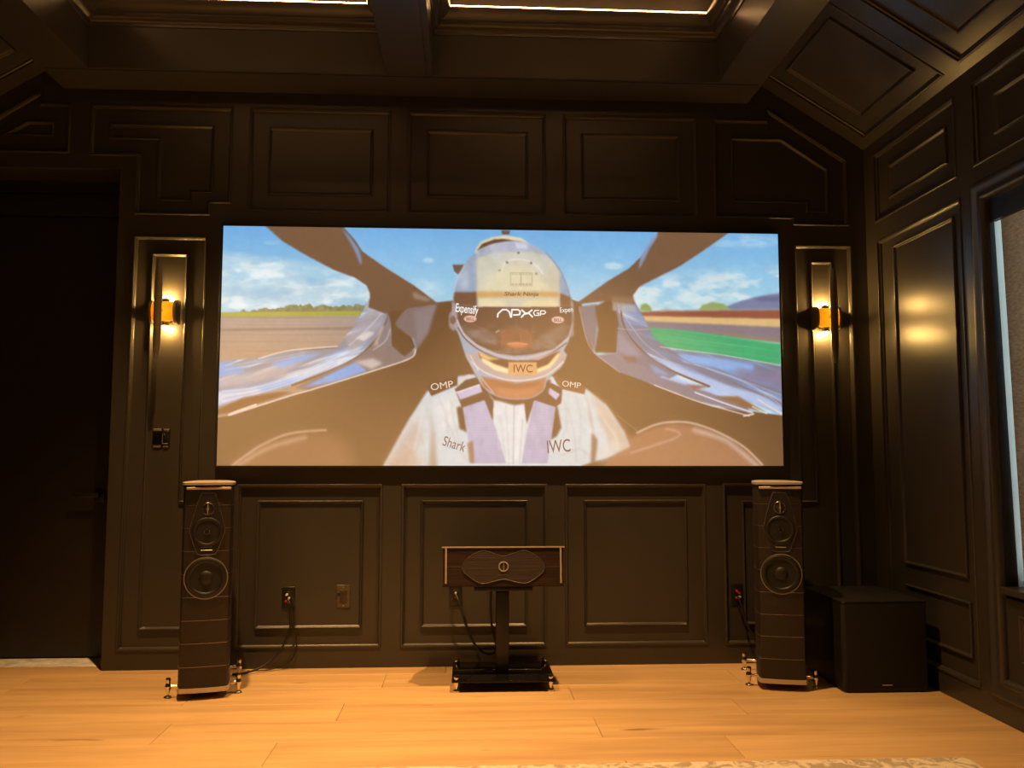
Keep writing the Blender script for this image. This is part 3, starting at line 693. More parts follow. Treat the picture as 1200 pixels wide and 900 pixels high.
for q in ([(290, 656), (366, 630), (405, 730), (440, 848), (322, 848)], [(540, 630), (616, 655), (602, 750), (586, 848), (496, 848), (516, 740)]):
    m = pmask(C3(*q), .6); lay(m, (160, 158, 184)); lay(m*(.5+.5*np.sin(V*2.1)), (182, 180, 202), .35); lay(m*np.clip((V-505)/40, 0, 1), (146, 142, 176), .4); lay(m*np.clip((fbm(U/6, V/14, 83)-.5)*4, 0, 1), (140, 136, 164), .4)
F(C3((305, 780), (325, 770), (330, 848), (312, 848)), (126, 92, 66), .8, 1)
# neck shadow and helmet
F(C3((340, 560), (600, 560), (590, 610), (520, 640), (470, 648), (400, 628)), (88, 60, 42), 1, 1)
HEL = C4((185, 125), (260, 80), (390, 57), (480, 73), (560, 118), (620, 190), (660, 268), (688, 350), (703, 410), (702, 490), (682, 585), (655, 640), (668, 665), (640, 725), (570, 790), (545, 850), (480, 890), (390, 898), (300, 882), (225, 830), (150, 700), (132, 660), (100, 560), (72, 500), (66, 440), (75, 330), (92, 268), (130, 190))
F(C4((185, 115), (215, 62), (280, 35), (345, 26), (430, 40), (470, 68), (470, 90), (200, 130)), (206, 196, 168), 1, .5); F(C4((195, 112), (225, 72), (290, 48), (340, 46), (440, 62), (300, 70), (215, 100)), (82, 56, 40), 1, .5)
F(C4((325, 0), (372, 0), (368, 22), (330, 22)), (86, 70, 66), 1, .5); F(C4((68, 183), (135, 183), (128, 205), (100, 238), (78, 220)), (96, 74, 64), 1, .5); S(C4((68, 184), (135, 184)), (170, 160, 160), .8, .8)
F(HEL, (146, 160, 176), 1, .6, True)
hm = pmask(HEL, .6, True)
lay(hm*np.clip((fbm(U/9, V/7, 61)-.45)*4, 0, 1)*(V < 345), (190, 200, 208), .6); lay(hm*np.clip((fbm(U/7, V/12, 67)-.55)*4, 0, 1)*(V < 345), (112, 132, 158), .5)
F(C4((92, 268), (130, 190), (185, 125), (198, 130), (196, 330), (78, 330)), (120, 148, 180), .45, 2); F(C4((630, 210), (662, 270), (690, 350), (632, 340)), (110, 140, 178), .5, 2)
F(C4((196, 150), (280, 120), (480, 110), (590, 150), (628, 210), (632, 412), (198, 412)), (196, 190, 164), .85, 1)
F(C4((275, 80), (325, 70), (320, 150), (270, 150)), (190, 196, 204), .7, 1.2); F(C4((300, 150), (390, 110), (500, 120), (560, 200), (540, 240), (470, 190), (380, 175), (330, 230), (300, 210)), (196, 196, 190), .7, 2)
S(C4((330, 225), (345, 175), (400, 155), (470, 165), (520, 200), (545, 235)), (226, 222, 206), 1.4, .8, 1.5)
for x, y in ((355, 172), (415, 120), (482, 175), (315, 215), (508, 232)): ell(510+x/4.5, 270+y/4.5, 1.6, 1.5, (104, 90, 88), .9, .5)
F(C4((340, 190), (480, 185), (600, 330), (200, 330), (240, 240)), (216, 206, 168), .6, 4)
F(C4((78, 330), (196, 330), (196, 410), (72, 398)), (98, 66, 46), .95, .8); F(C4((632, 335), (690, 355), (700, 402), (632, 408)), (104, 70, 48), .95, .8)
F(C4((196, 328), (632, 328), (632, 358), (520, 352), (196, 360)), (186, 140, 74), .85, 1.4); F(C4((205, 365), (340, 380), (360, 408), (205, 408)), (222, 206, 160), .7, 1.8); F(C4((430, 390), (520, 365), (630, 380), (630, 408), (440, 408)), (216, 196, 144), .7, 1.8)
S(C4((374, 228), (374, 296), (486, 296), (486, 228), (374, 228)), (150, 140, 106), .8, .8, .7, False); S(C4((428, 228), (428, 296)), (140, 128, 98), .9, .8, .7, False)
for k in range(6): S(C4((382+18*k, 236), (390+18*k, 236)), (138, 126, 98), .8, .7, .6, False); S(C4((382+18*k, 288), (390+18*k, 288)), (120, 108, 84), 1, .8, .6, False)
# visor and what shows through it
VIS = C4((76, 398), (200, 410), (600, 410), (702, 402), (703, 480), (675, 570), (600, 632), (480, 662), (390, 668), (300, 655), (200, 612), (130, 550), (92, 480))
F(VIS, (94, 66, 50), 1, .7); vm = pmask(VIS, .7)
lay(vm*np.clip((fbm(U/10, V/6, 71)-.48)*4, 0, 1)*np.clip((V-380)/8, 0, 1), (134, 116, 108), .6)
F(C4((115, 520), (230, 530), (300, 560), (300, 610), (200, 590), (130, 545)), (134, 124, 124), .45, 2.5); F(C4((520, 560), (660, 490), (670, 560), (590, 620), (500, 630)), (134, 118, 112), .45, 2.5)
F(C4((318, 545), (350, 520), (400, 530), (470, 530), (495, 570), (480, 630), (330, 632)), (132, 84, 60), .85, 2.5); F(C4((345, 606), (400, 594), (470, 606), (440, 624), (380, 624)), (196, 120, 84), .9, 1.4); S(C4((360, 606), (400, 600), (460, 607)), (224, 160, 118), .9, .8)
F(C4((395, 545), (425, 540), (430, 590), (380, 592)), (112, 70, 52), .7, 1.5); S(C4((405, 480), (405, 520), (440, 526)), (132, 108, 94), .9, .6); S(C4((296, 545), (310, 535)), (220, 200, 180), 1.2, .7)
for x, y in ((160, 473), (622, 478)): ell(510+x/4.5, 270+y/4.5, 7.4, 4, (206, 170, 156), 1, .18)
F(C4((64, 380), (92, 400), (96, 520), (70, 540), (48, 510), (50, 450), (66, 430)), (152, 140, 146), .9, .8); ell(510+70/4.5, 270+480/4.5, 3.2, 5, (106, 80, 66), .9, .4)
F(C4((690, 370), (706, 390), (706, 560), (690, 570), (700, 480)), (170, 156, 160), .8, .8)
S(C4((92, 480), (130, 560), (220, 628), (330, 672), (400, 682), (490, 674), (600, 640), (676, 575)), (182, 168, 168), 2.0, .95, .9); S(C4((96, 520), (140, 585), (240, 655), (400, 700), (560, 665), (668, 600)), (92, 66, 54), 1.5, .9, .9)
# chin bar
F(C4((132, 650), (200, 655), (400, 705), (640, 640), (668, 665), (640, 725), (560, 780), (460, 805), (380, 806), (280, 780), (200, 730), (160, 700)), (168, 152, 150), 1, .8)
F(C4((200, 650), (300, 682), (400, 694), (520, 690), (632, 640), (626, 680), (560, 720), (505, 742), (365, 742), (280, 722), (210, 680)), (98, 62, 42), 1, .7)
F(C4((200, 645), (260, 672), (320, 690), (250, 690), (210, 668)), (226, 190, 120), .9, .9); F(C4((214, 672), (290, 712), (366, 738), (366, 762), (290, 745), (225, 700)), (226, 208, 160), 1, .8); F(C4((508, 738), (570, 715), (632, 642), (628, 675), (580, 730), (510, 758)), (232, 208, 152), 1, .8)
S(C4((165, 700), (230, 752), (330, 790), (400, 798), (480, 792), (570, 765), (650, 700)), (214, 204, 200), 1.6, .8, 1.2)
F(C4((360, 702), (510, 702), (512, 772), (358, 772)), (196, 150, 100), 1, .7)
F(C4((210, 775), (290, 790), (400, 812), (500, 800), (560, 780), (545, 848), (480, 888), (390, 895), (300, 880), (228, 830)), (158, 102, 70), 1, .8); F(C4((300, 830), (400, 850), (500, 830), (520, 860), (400, 892), (300, 872)), (182, 122, 86), .7, 3); F(C4((260, 800), (400, 822), (540, 800), (500, 825), (400, 838), (300, 825)), (126, 76, 50), .6, 2)
S(C4((140, 660), (170, 720), (230, 800), (280, 860)), (176, 164, 166), 1.6, .8, 1.2); S(C4((160, 665), (200, 745)), (206, 200, 204), 1.4, .8)
S(C4((130, 190), (92, 268), (76, 330)), (186, 196, 206), 1.2, .7); S(C4((560, 118), (620, 190), (660, 268), (686, 350)), (104, 124, 150), 1.6, .7, 1.6)
S(C4((200, 135), (196, 330)), (172, 172, 160), 1.1, .8, 1, False); S(C4((628, 215), (632, 410)), (176, 168, 140), 1.1, .8, 1, False)
F(C4((260, 82), (390, 60), (480, 75), (540, 108), (480, 110), (330, 112), (230, 130)), (166, 170, 190), .7, 2); F(C4((395, 66), (450, 72), (470, 100), (410, 98)), (196, 200, 214), .8, 1.2); F(C4((500, 90), (560, 130), (610, 200), (560, 180)), (190, 194, 200), .5, 2)
F(C4((205, 150), (300, 130), (300, 200), (240, 300), (205, 320)), (190, 192, 182), .55, 4); F(C4((560, 220), (625, 230), (630, 325), (590, 320)), (186, 180, 156), .6, 3)
F(C4((100, 240), (150, 200), (165, 300), (110, 320)), (176, 188, 198), .6, 3); F(C4((150, 150), (190, 130), (180, 260), (150, 240)), (128, 144, 166), .5, 2.5)
for k in range(9): S(C4((140+14*k, 548+7*k), (180+14*k, 535+9*k)), (150, 134, 126), .9, .35, 1.2)
for k in range(9): S(C4((540+13*k, 620-12*k), (560+13*k, 560-9*k)), (146, 126, 112), .9, .3, 1.4)
S(C4((120, 520), (160, 500), (260, 540)), (136, 120, 116), 1, .4, 2); S(C4((420, 545), (430, 590)), (170, 116, 88), 1.2, .5, 1.5); S(C4((330, 560), (325, 620)), (150, 104, 80), 1.2, .5, 1.5); S(C4((478, 560), (482, 620)), (150, 104, 80), 1.2, .5, 1.5)
for a_ in ([(120, 720), (150, 780), (160, 840)], [(205, 620), (230, 680), (235, 740)], [(250, 640), (262, 720), (290, 800)], [(690, 620), (706, 700), (700, 780)], [(650, 640), (655, 720), (640, 760)], [(770, 690), (800, 740), (810, 800)], [(420, 690), (430, 760), (436, 830)]): S(C3(*a_), (146, 148, 154), 2.4, .24, 3.4)
for a_ in ([(150, 660), (140, 720), (120, 800)], [(725, 640), (735, 700), (738, 740)], [(790, 700), (830, 760), (836, 800)], [(400, 660), (405, 720), (418, 800)], [(490, 660), (484, 740), (476, 830)]): S(C3(*a_), (226, 228, 228), 2.4, .25, 3.4)
gr_ = fbm(U/5, V/5, 91, 3); IMG *= (1+.07*(gr_-.5))[..., None]; IMG *= (1+.05*(fbm(U/40, V/30, 97, 3)-.5))[..., None]

def to_lin(c): c = np.clip(np.asarray(c, float)/255, 0, 1); return np.where(c <= .04045, c/12.92, ((c+.055)/1.055)**2.4)
IMG = IMG.reshape(NY+1, SS, NX+1, SS, 3).mean((1, 3))
LIN = to_lin(IMG)*SCREEN_GAIN
SX, SZ0, SZ1, SY = (-1.6252, 1.6222), 1.1297, 2.5038, -.036
scr = thing('projection_screen', (0, 0, SZ0), 0, 'wide wall-mounted projection screen showing a helmeted racing driver in a cockpit', 'screen')
gx = np.linspace(SX[0], SX[1], NX+1); gz = np.linspace(SZ1, SZ0, NY+1)-SZ0
X, Z = np.meshgrid(gx, gz)
verts = np.stack([X, np.full_like(X, SY), Z], -1).reshape(-1, 3)
ii = np.arange(NX*NY); a = ii//NX*(NX+1)+ii % NX
quads = np.stack([a, a+NX+1, a+NX+2, a+1], 1)
me = bpy.data.meshes.new('picture'); me.vertices.add(len(verts)); me.vertices.foreach_set('co', verts.ravel().astype(np.float32))
me.loops.add(4*len(quads)); me.loops.foreach_set('vertex_index', quads.ravel().astype(np.int32)); me.polygons.add(len(quads))
me.polygons.foreach_set('loop_start', (np.arange(len(quads))*4).astype(np.int32)); me.polygons.foreach_set('loop_total', np.full(len(quads), 4, np.int32))
me.update(calc_edges=True); me.validate()
ca = me.color_attributes.new('picture', 'FLOAT_COLOR', 'POINT')
ca.data.foreach_set('color', np.concatenate([LIN.reshape(-1, 3), np.ones((len(verts), 1))], 1).ravel().astype(np.float32))
PIC = mat('projected_picture', (SCREEN_ALB,)*3, .9, spec=0); nt = PIC.node_tree
at = nt.nodes.new('ShaderNodeAttribute'); at.attribute_name = 'picture'; nt.links.new(at.outputs['Color'], nt.nodes['Principled BSDF'].inputs['Emission Color']); nt.nodes['Principled BSDF'].inputs['Emission Strength'].default_value = 1
me.materials.append(PIC)
picture = link(bpy.data.objects.new('picture', me), scr)
fb = MB().sweep(rect(SX[0]-.012, 0-.012, SX[1]+.012, SZ1-SZ0+.012), [(0, .0), (0, .040), (.002, .042), (.010, .042), (.012, .040), (.012, .034)], FRONT)
fb.build('frame', VELVET, scr)
MB().prism(rect(SX[0], 0, SX[1], SZ1-SZ0), .0005, .034, FRONT).build('backing', VELVET, scr)

def print_mat(name, rgb): c = to_lin(rgb)*SCREEN_GAIN; return mat(name, (SCREEN_ALB*.9,)*3, .9, spec=0, emit=tuple(c), strength=1)
P_WHITE = print_mat('print_white', (232, 232, 228)); P_DARK = print_mat('print_dark', (86, 54, 36)); P_PALE = print_mat('print_pale', (214, 196, 180)); P_RED = print_mat('print_red', (120, 70, 66))
def uv2pt(u, v): s, t = uv2st(u, v); return SX[0]+s*(SX[1]-SX[0]), (1-t)*(SZ1-SZ0)
def text(body, box, m, rot=0.0, shear=0.0, bold=0.0, sq=1.0):
    """lettering fitted into the picture between (u0, v0) and (u1, v1)"""
    cu = bpy.data.curves.new('lettering', 'FONT'); cu.body = body; cu.shear = shear; cu.offset = bold
    o = bpy.data.objects.new('lettering_source', cu); COL.objects.link(o)
    bpy.context.view_layer.update()
    t = bpy.data.meshes.new_from_object(o.evaluated_get(bpy.context.evaluated_depsgraph_get()))
    bpy.data.objects.remove(o)
    co = np.array([v.co[:2] for v in t.vertices]); lo, hi = co.min(0), co.max(0)
    (u0, v0), (u1, v1) = box; x0, z1 = uv2pt(u0, v0); x1, z0 = uv2pt(u1, v1)
    q = (co-(lo+hi)/2)/(hi-lo)*np.array([x1-x0, z1-z0]); c, s = math.cos(rot), math.sin(rot)
    for v, (x, z) in zip(t.vertices, q): v.co = ((x0+x1)/2+c*x-s*z, SY-.0012, (z0+z1)/2+s*x+c*z)
    t.materials.clear(); t.materials.append(m); t.name = 'lettering'
    return link(bpy.data.objects.new('lettering', t), picture)
text('Shark Ninja', C4((340, 328), (520, 358)), P_DARK, 0.0, .15, .008)
text('Expensify', C4((84, 396), (202, 458)), P_WHITE, -.12, 0, .012); text('Expen', C4((634, 410), (702, 446)), P_WHITE, .08, 0, .0)
text('BELL', C4((140, 465), (182, 482)), P_RED, 0, 0, .02); text('BELL', C4((602, 470), (644, 487)), P_RED, 0, 0, .02)
text('IWC', C4((388, 714), (488, 756)), P_DARK, 0, 0, .005)
text('OMP', C3((178, 568), (256, 592)), P_PALE, .16, 0, .0); text('OMP', C3((640, 566), (706, 586)), P_PALE, -.12, 0, .0)
text('Shark', C3((220, 766), (300, 800)), P_DARK, -.30, 0, .0); text('IWC', C3((586, 768), (668, 812)), P_DARK, .08, 0, .0)
# the angular visor wordmark, drawn as strokes
def strokes(name, lines, w, m):
    b = MB()
    for ln in lines:
        pts = [Vector((*uv2pt(u, v), 0)) for u, v in ln]; pts = [Vector((p.x, p.y)) for p in pts]
        n = len(pts); L, R = [], []
        for i, p in enumerate(pts):
            d0 = (p-pts[i-1]).normalized() if i else None; d1 = (pts[i+1]-p).normalized() if i < n-1 else None
            d = ((d0 or d1)+(d1 or d0)).normalized(); nn = Vector((-d.y, d.x)); k = w/2/max(.5, nn.dot(Vector((-(d1 or d0).y, (d1 or d0).x))))
            L.append(p+nn*k); R.append(p-nn*k)
        for i in range(n-1):
            q = len(b.v); b.v += [(L[i].x, SY-.0012, L[i].y), (L[i+1].x, SY-.0012, L[i+1].y), (R[i+1].x, SY-.0012, R[i+1].y), (R[i].x, SY-.0012, R[i].y)]; b.f.append((q, q+1, q+2, q+3))
    return b.build(name, m, picture)
strokes('lettering', [C4((304, 466), (306, 446), (330, 424), (352, 424), (366, 436), (374, 466)), C4((376, 466), (380, 424), (412, 424), (424, 434), (420, 450), (386, 453)),
                      C4((430, 424), (450, 442), (470, 444), (490, 464)), C4((488, 424), (462, 444), (444, 448), (428, 466))], .0085, P_WHITE)
strokes('lettering', [C4((524, 428), (502, 428), (494, 440), (500, 454), (522, 454), (522, 442), (510, 442)), C4((530, 456), (532, 430), (552, 430), (558, 438), (552, 446), (534, 447))], .0058, P_WHITE)

# ------------------------------------------------------------------ wall sconces
def sconce(x, label):
    t = thing('wall_sconce', (x, .02, 2.0), 0, label, 'wall lamp', 'wall sconces beside the screen')
    MB().box((-.022, -.014, -.06), (.022, 0, .06), .004).build('wall_bracket', BRONZE, t, True)
    for s in (-1, 1):
        b = MB(); pl = []
        for k in range(9): q = PI*k/8; pl.append((-.062-.048*math.sin(q), .068*math.cos(q)))   # D-shaped end plate
        pl += [(-.012, -.068), (-.012, .068)]
        b.prism(pl, s*.060, s*.074, lambda y, z, h: (h, y, z)); b.build('end_plate', BRONZE, t)
    b = MB(); n = 14; ri, ro = .066, .069
    for k in range(n+1):
        q = math.radians(-52+104*k/n)
        for r in (ri, ro):
            for x_ in (-.060, .060): b.v.append((x_, -.040-r*math.cos(q), r*math.sin(q)))
    for k in range(n):
        i = 4*k; j = i+4
        b.f += [(i, i+1, j+1, j), (i+2, j+2, j+3, i+3), (i, j, j+2, i+2), (i+1, i+3, j+3, j+1)]
    b.f += [(0, 2, 3, 1), (4*n, 4*n+1, 4*n+3, 4*n+2)]
    b.build('amber_shield', AMBER, t, True)
    MB().lathe([(0, -.030), (.012, -.026), (.014, 0), (.012, .026), (0, .030)], (0, -.050, 0), 'z', 16).build('lamp_core', CORE, t, True)
    for s in (-1, 1):
        MB().lathe([(0, s*.100), (.008, s*.098), (.014, s*.091), (.016, s*.080)], (0, -.042, 0), 'z', 20).build('bulb', BULBM, t, True)
        MB().lathe([(.016, s*.080), (.020, s*.079), (.020, s*.056), (.010, s*.054)], (0, -.042, 0), 'z', 20).build('lamp_socket', BRONZE, t, True)
    # the long bar: half-round blade tapering to both ends
    b = MB(); m_ = 24; k_ = 10
    for i in range(m_+1):
        u = -1+2*i/m_; zz = .277*u; w = .0225*max(.28, (1-abs(u)**5))**.5
        for k in range(k_):
            q = 2*PI*k/k_; b.v.append((w*math.cos(q), -.172-.013*math.sin(q)*(1 if math.sin(q) > 0 else .6), zz))
    for i in range(m_):
        for k in range(k_): b.f.append((i*k_+k, i*k_+(k+1) % k_, (i+1)*k_+(k+1) % k_, (i+1)*k_+k))
    b.f += [tuple(range(k_))[::-1], tuple(m_*k_+k for k in range(k_))]
    b.build('bar', BRONZE, t, True)
    MB().lathe([(.008, -.164), (.008, -.104)], (0, 0, 0), 'y', 14).build('bar_mount', BRASS, t, True)
sconce(-1.940, 'bronze bar wall sconce left of the screen, beside the dark door')
sconce(1.902, 'bronze bar wall sconce right of the screen, near the window wall')

# ------------------------------------------------------------------ floor-standing loudspeakers
def tower(loc, rz, label, flip):
    t = thing('tower_speaker', loc, rz, label, 'loudspeaker', 'pair of tower loudspeakers')
    # footprint: gently bowed front, lute-curved sides narrowing to the back (local y grows to the back)
    def foot(k=1.0, g=0.0):
        P = []
        for i in range(9): u = -1+2*i/8; P.append((.106*u, -.008*(1-u*u)))
        side = [(.113, .010), (.119, .05), (.122, .11), (.119, .19), (.108, .27), (.090, .35), (.070, .40), (.045, .42)]
        P += side; P += [(-x, y) for x, y in reversed(side)]
        return inset(P, -g) if g else P
    fp = foot()
    body = MB().prism(fp, .058, 1.030, XYZ).build('cabinet', LEATH, t, True)
    for z in (.940, .828, .716, .604, .492, .380, .270, .158):
        MB().prism(foot(g=.0008), z-.0009, z+.0009, XYZ).build('inlay_line', LINEM, body)
    MB().prism(foot(g=.004), 1.030, 1.036, XYZ).build('top_plate', LACQ, t, True)
    MB().box((-.102, -.0165, 1.018), (.108, -.004, 1.030), .003).build('front_trim', CHAMP, t, True)
    cap = [(x*1.04, .2+(y-.2)*1.06) for x, y in foot()]
    MB().prism(cap, 1.040, 1.052, XYZ).build('top_cap', CHAMP, t, True)
    MB().prism(inset(cap, .012), 1.036, 1.040, XYZ).build('cap_recess', BLACKM, t)
    MB().prism(foot(g=.004), .036, .058, XYZ).build('base_plate', CHAMP, t, True)
    MB().prism(foot(g=-.03), .028, .036, XYZ).build('plinth', BLACKM, t, True)
    # shield-shaped mid/high baffle, outlined in silver
    shp = [(-.030, 1.000), (-.036, .990), (-.058, .920), (-.078, .845), (-.083, .818), (-.076, .790), (-.050, .716), (-.034, .700), (0, .697), (.034, .700), (.050, .716), (.076, .790), (.083, .818), (.078, .845), (.058, .920), (.036, .990), (.030, 1.000)]
    shp = [(p.x, p.y) for p in smooth_path([(x, z, 0) for x, z in shp], 3)]
    bf = MB().prism(shp, .006, .0115, FRONT).build('baffle', CONE, t)
    MB().tube([(x, -.0112, z) for x, z in shp], .0011, 6, True).build('baffle_outline', LINEM, bf, True)
    # tweeter: ring, dome and the bar across it
    tw = MB().lathe([(.024, -.0115), (.027, -.0150), (.030, -.0150), (.0325, -.0115)], (0, 0, .922), 'y', 36).build('tweeter_ring', CHROME, t, True)
    MB().lathe([(0, -.0175), (.008, -.0165), (.014, -.0135), (.022, -.0116)], (0, 0, .922), 'y', 28).build('dome', CONE, tw, True)
    MB().box((-.0022, -.021, .897), (.0022, -.0165, .948), .001).build('bridge', SATIN, tw); MB().lathe([(0, -.0225), (.005, -.021), (.006, -.018)], (0, 0, .922), 'y', 14).build('bridge_boss', SATIN, tw, True)
    # midrange: surround, cone, ring plug
    md = MB().lathe([(.072, -.0116), (.070, -.0145), (.064, -.0165), (.058, -.0145), (.056, -.0117)], (0, 0, .810), 'y', 40).build('midrange_surround', RUBB, t, True)
    MB().lathe([(.056, -.0120), (.040, -.0123), (.018, -.0126)], (0, 0, .810), 'y', 40).build('cone', CONE, md, True)
    MB().lathe([(.0095, -.0126), (.0105, -.020), (.014, -.020), (.0155, -.0126)], (0, 0, .810), 'y', 28).build('plug_ring', CHROME, md, True)
    MB().lathe([(0, -.023), (.006, -.021), (.009, -.0126)], (0, 0, .810), 'y', 20).build('plug', BLACKM, md, True)
    MB().box((-.026, -.0135, .7185), (.026, -.011, .7225), .0008).build('badge', SATIN, t)
    MB().box((-.026, -.0128, .735), (.026, -.011, .7365)).build('badge_line', LINEM, t)
    # woofer
    wf = MB().lathe([(.103, -.0065), (.1035, -.0105), (.1010, -.0110), (.099, -.0105)], (0, 0, .586), 'y', 56).build('woofer_ring', LINEM, t, True)
    MB().lathe([(.099, -.0102), (.092, -.0150), (.082, -.0170), (.074, -.0135), (.071, -.0104)], (0, 0, .586), 'y', 48).build('surround', RUBB, wf, True)
    MB().lathe([(.071, -.0108), (.050, -.0098), (.034, -.0092), (.033, -.0105), (.024, -.0160), (.012, -.0185), (0, -.0190)], (0, 0, .586), 'y', 48).build('cone', CONE, wf, True)
    # outrigger arms with spiked feet
    for sx in (-1, 1):
        for y0 in (.080, .420):
            xf = (.100 if (y0 > .2 and sx == -flip) else .165)*sx
            a = MB(); y1 = y0-.004 if y0 < .2 else y0-.02
            a.tube([(sx*.070, y1, .050), (sx*min(.118, abs(xf)*.9), y0, .052), (xf, y0, .055)], .0085, 10)
            ar = a.build('outrigger_arm', CHROME, t, True)
            MB().lathe([(0, .098), (.010, .096), (.013, .088), (.011, .078), (.012, .064), (.015, .060), (.015, .046), (.011, .040), (.0075, .020), (.005, .012)], (xf, y0, 0), 'z', 20).build('spike', CHROME, ar, True)
            MB().lathe([(.005, .012), (.016, .009), (.019, .005), (.019, 0), (0, 0)], (xf, y0, 0), 'z', 20).build('foot_disc', CHROME, ar, True)
    return t
def tower_at(fx, fy, rz):   # given the middle of the front feet
    return (fx+.080*math.sin(rz), fy-.080*math.cos(rz), 0)
A = math.radians(13.6)
tower(tower_at(-1.519, -.532, A), A, 'dark tower loudspeaker on chrome feet, left of the screen beside the door wall', 1)
A2 = math.radians(-14)
tower(tower_at(1.410, -.515, A2), A2, 'dark tower loudspeaker on chrome feet, right side between the panelling and the black subwoofer', -1)

# ------------------------------------------------------------------ centre loudspeaker on its stand
CX = -.028
st = thing('speaker_stand', (CX, -.345, 0), 0, 'black pedestal stand with glass base plate carrying the centre loudspeaker', 'stand')
MB().box((-.262, -.205, .048), (.262, .205, .058), .003).build('base_plate', GLOSSB, st, True)
MB().box((-.20, -.15, .030), (.20, .15, .048), .004).build('lower_plate', BLACKM, st, True)
MB().box((-.034, -.045, .058), (.034, .045, .474), .004).build('column', BLACKM, st, True)
tp = MB().box((-.150, .004, -.0265), (.150, .255, -.0045), .003).build('top_plate', BLACKM, st, True); tp.location = (0, -.155, .5205); tp.rotation_euler = (math.radians(-5.5), 0, 0)
for sx in (-1, 1):
    for sy in (-1, 1):
        c = (sx*.238, sy*.185, 0)
        MB().lathe([(0, .084), (.010, .082), (.0135, .074), (.0135, .066), (.011, .058), (.012, .048), (.012, .038), (.006, .018), (.005, .010), (.017, .008), (.018, 0), (0, 0)], c, 'z', 20).build('spike_foot', CHROME, st, True)
cs = thing('centre_speaker', (CX, -.50, .5205), 0, 'walnut centre loudspeaker with silver outline, on the black pedestal stand', 'loudspeaker')
cs.rotation_euler = (math.radians(-5.5), 0, 0)
hw, hh = .312, .192
def cfoot(g=0.0):
    P = [(-hw+.004, 0), (hw-.004, 0), (hw, .01), (hw-.004, .14), (hw-.06, .30), (-hw+.06, .30), (-hw+.004, .14), (-hw, .01)]
    return inset(P, -g) if g else P
body = MB().prism(cfoot(), 0, hh, XYZ).build('cabinet', WALNUT, cs)
MB().prism([(-hw-.006, -.006), (hw+.006, -.006), (hw+.006, .05), (-hw-.006, .05)], hh, hh+.007, XYZ).build('top_trim', CHAMP, cs)
MB().prism(cfoot(.002), -.004, 0, XYZ).build('bottom_trim', LACQ, cs)
for s in (-1, 1):
    MB().box((s*(hw-.016)-.0045, -.006, .012), (s*(hw-.016)+.0045, .002, hh), .0015).build('side_bar', CHAMP, cs)
    MB().box((min(s*.212, s*(hw-.02)), -.0012, .0945), (max(s*.212, s*(hw-.02)), .001, .0965)).build('inlay_line', LINEM, body)
o8 = [(-.213, .096), (-.204, .120), (-.165, .155), (-.120, .176), (-.090, .177), (-.045, .162), (0, .150), (.045, .162), (.090, .177), (.120, .176), (.165, .155), (.204, .120), (.213, .096),
      (.204, .070), (.165, .038), (.125, .016), (.095, .013), (.045, .024), (0, .033), (-.045, .024), (-.095, .013), (-.125, .016), (-.165, .038), (-.204, .070)]
P8 = [(p.x, p.y) for p in smooth_path([(x, z, 0) for x, z in o8+[o8[0]]], 4)][:-1]
gr = MB().prism(P8, 0, .004, FRONT).build('grille', mat('grille_strings', (.030, .021, .018), .5, noise=(4, 4, 260), var=.5, bump=.6), cs)
MB().tube([(x, -.0042, z) for x, z in P8], .0014, 6, True).build('grille_outline', LINEM, gr, True)
em = MB().lathe([(.0205, -.004), (.0215, -.008), (.0255, -.008), (.0265, -.004)], (0, 0, .097), 'y', 36).build('emblem_ring', CHAMP, cs, True)
MB().box((-.0022, -.0075, .075), (.0022, -.004, .119), .0006).build('emblem_bar', SATIN, em); MB().box((-.0062, -.0068, .090), (-.0040, -.004, .106)).build('emblem_bar', LINEM, em); MB().box((.0040, -.0068, .088), (.0062, -.004, .104)).build('emblem_bar', LINEM, em)
MB().box((-.024, -.0052, .0525), (.024, -.004, .0550)).build('badge', LINEM, cs)

# ------------------------------------------------------------------ subwoofer
sb = thing('subwoofer', (1.900, -.652, 0), 0, 'black cube subwoofer in the corner beside the right tower loudspeaker', 'subwoofer')
def rr(x0, y0, x1, y1, r, n=6):
    P = []
    for cx, cy, a0 in ((x0+r, y0+r, 180), (x1-r, y0+r, 270), (x1-r, y1-r, 0), (x0+r, y1-r, 90)):
        for k in range(n+1): q = math.radians(a0+90*k/n); P.append((cx+r*math.cos(q), cy+r*math.sin(q)))
    return P
MB().prism(rr(-.221, .012, .221, .52, .022), .016, .444, XYZ).build('cabinet', SATB, sb, True)
MB().prism(rr(-.217, 0, .217, .03, .014), .022, .440, XYZ).build('grille', CLOTHB, sb, True)
MB().prism(rr(-.223, .002, .223, .522, .022), .444, .452, XYZ).build('top_panel', SATB, sb, True)
MB().prism(rr(-.215, .01, .215, .51, .02), .004, .016, XYZ).build('plinth', BLACKM, sb, True)
for sx in (-1, 1):
    for y in (.05, .46): MB().lathe([(.018, .004), (.018, 0), (0, 0)], (sx*.18, y, 0), 'z', 16).build('foot', RUBB, sb)
MB().box((-.026, -.003, .036), (.026, .0, .041), .0008).build('badge', SATIN, sb)

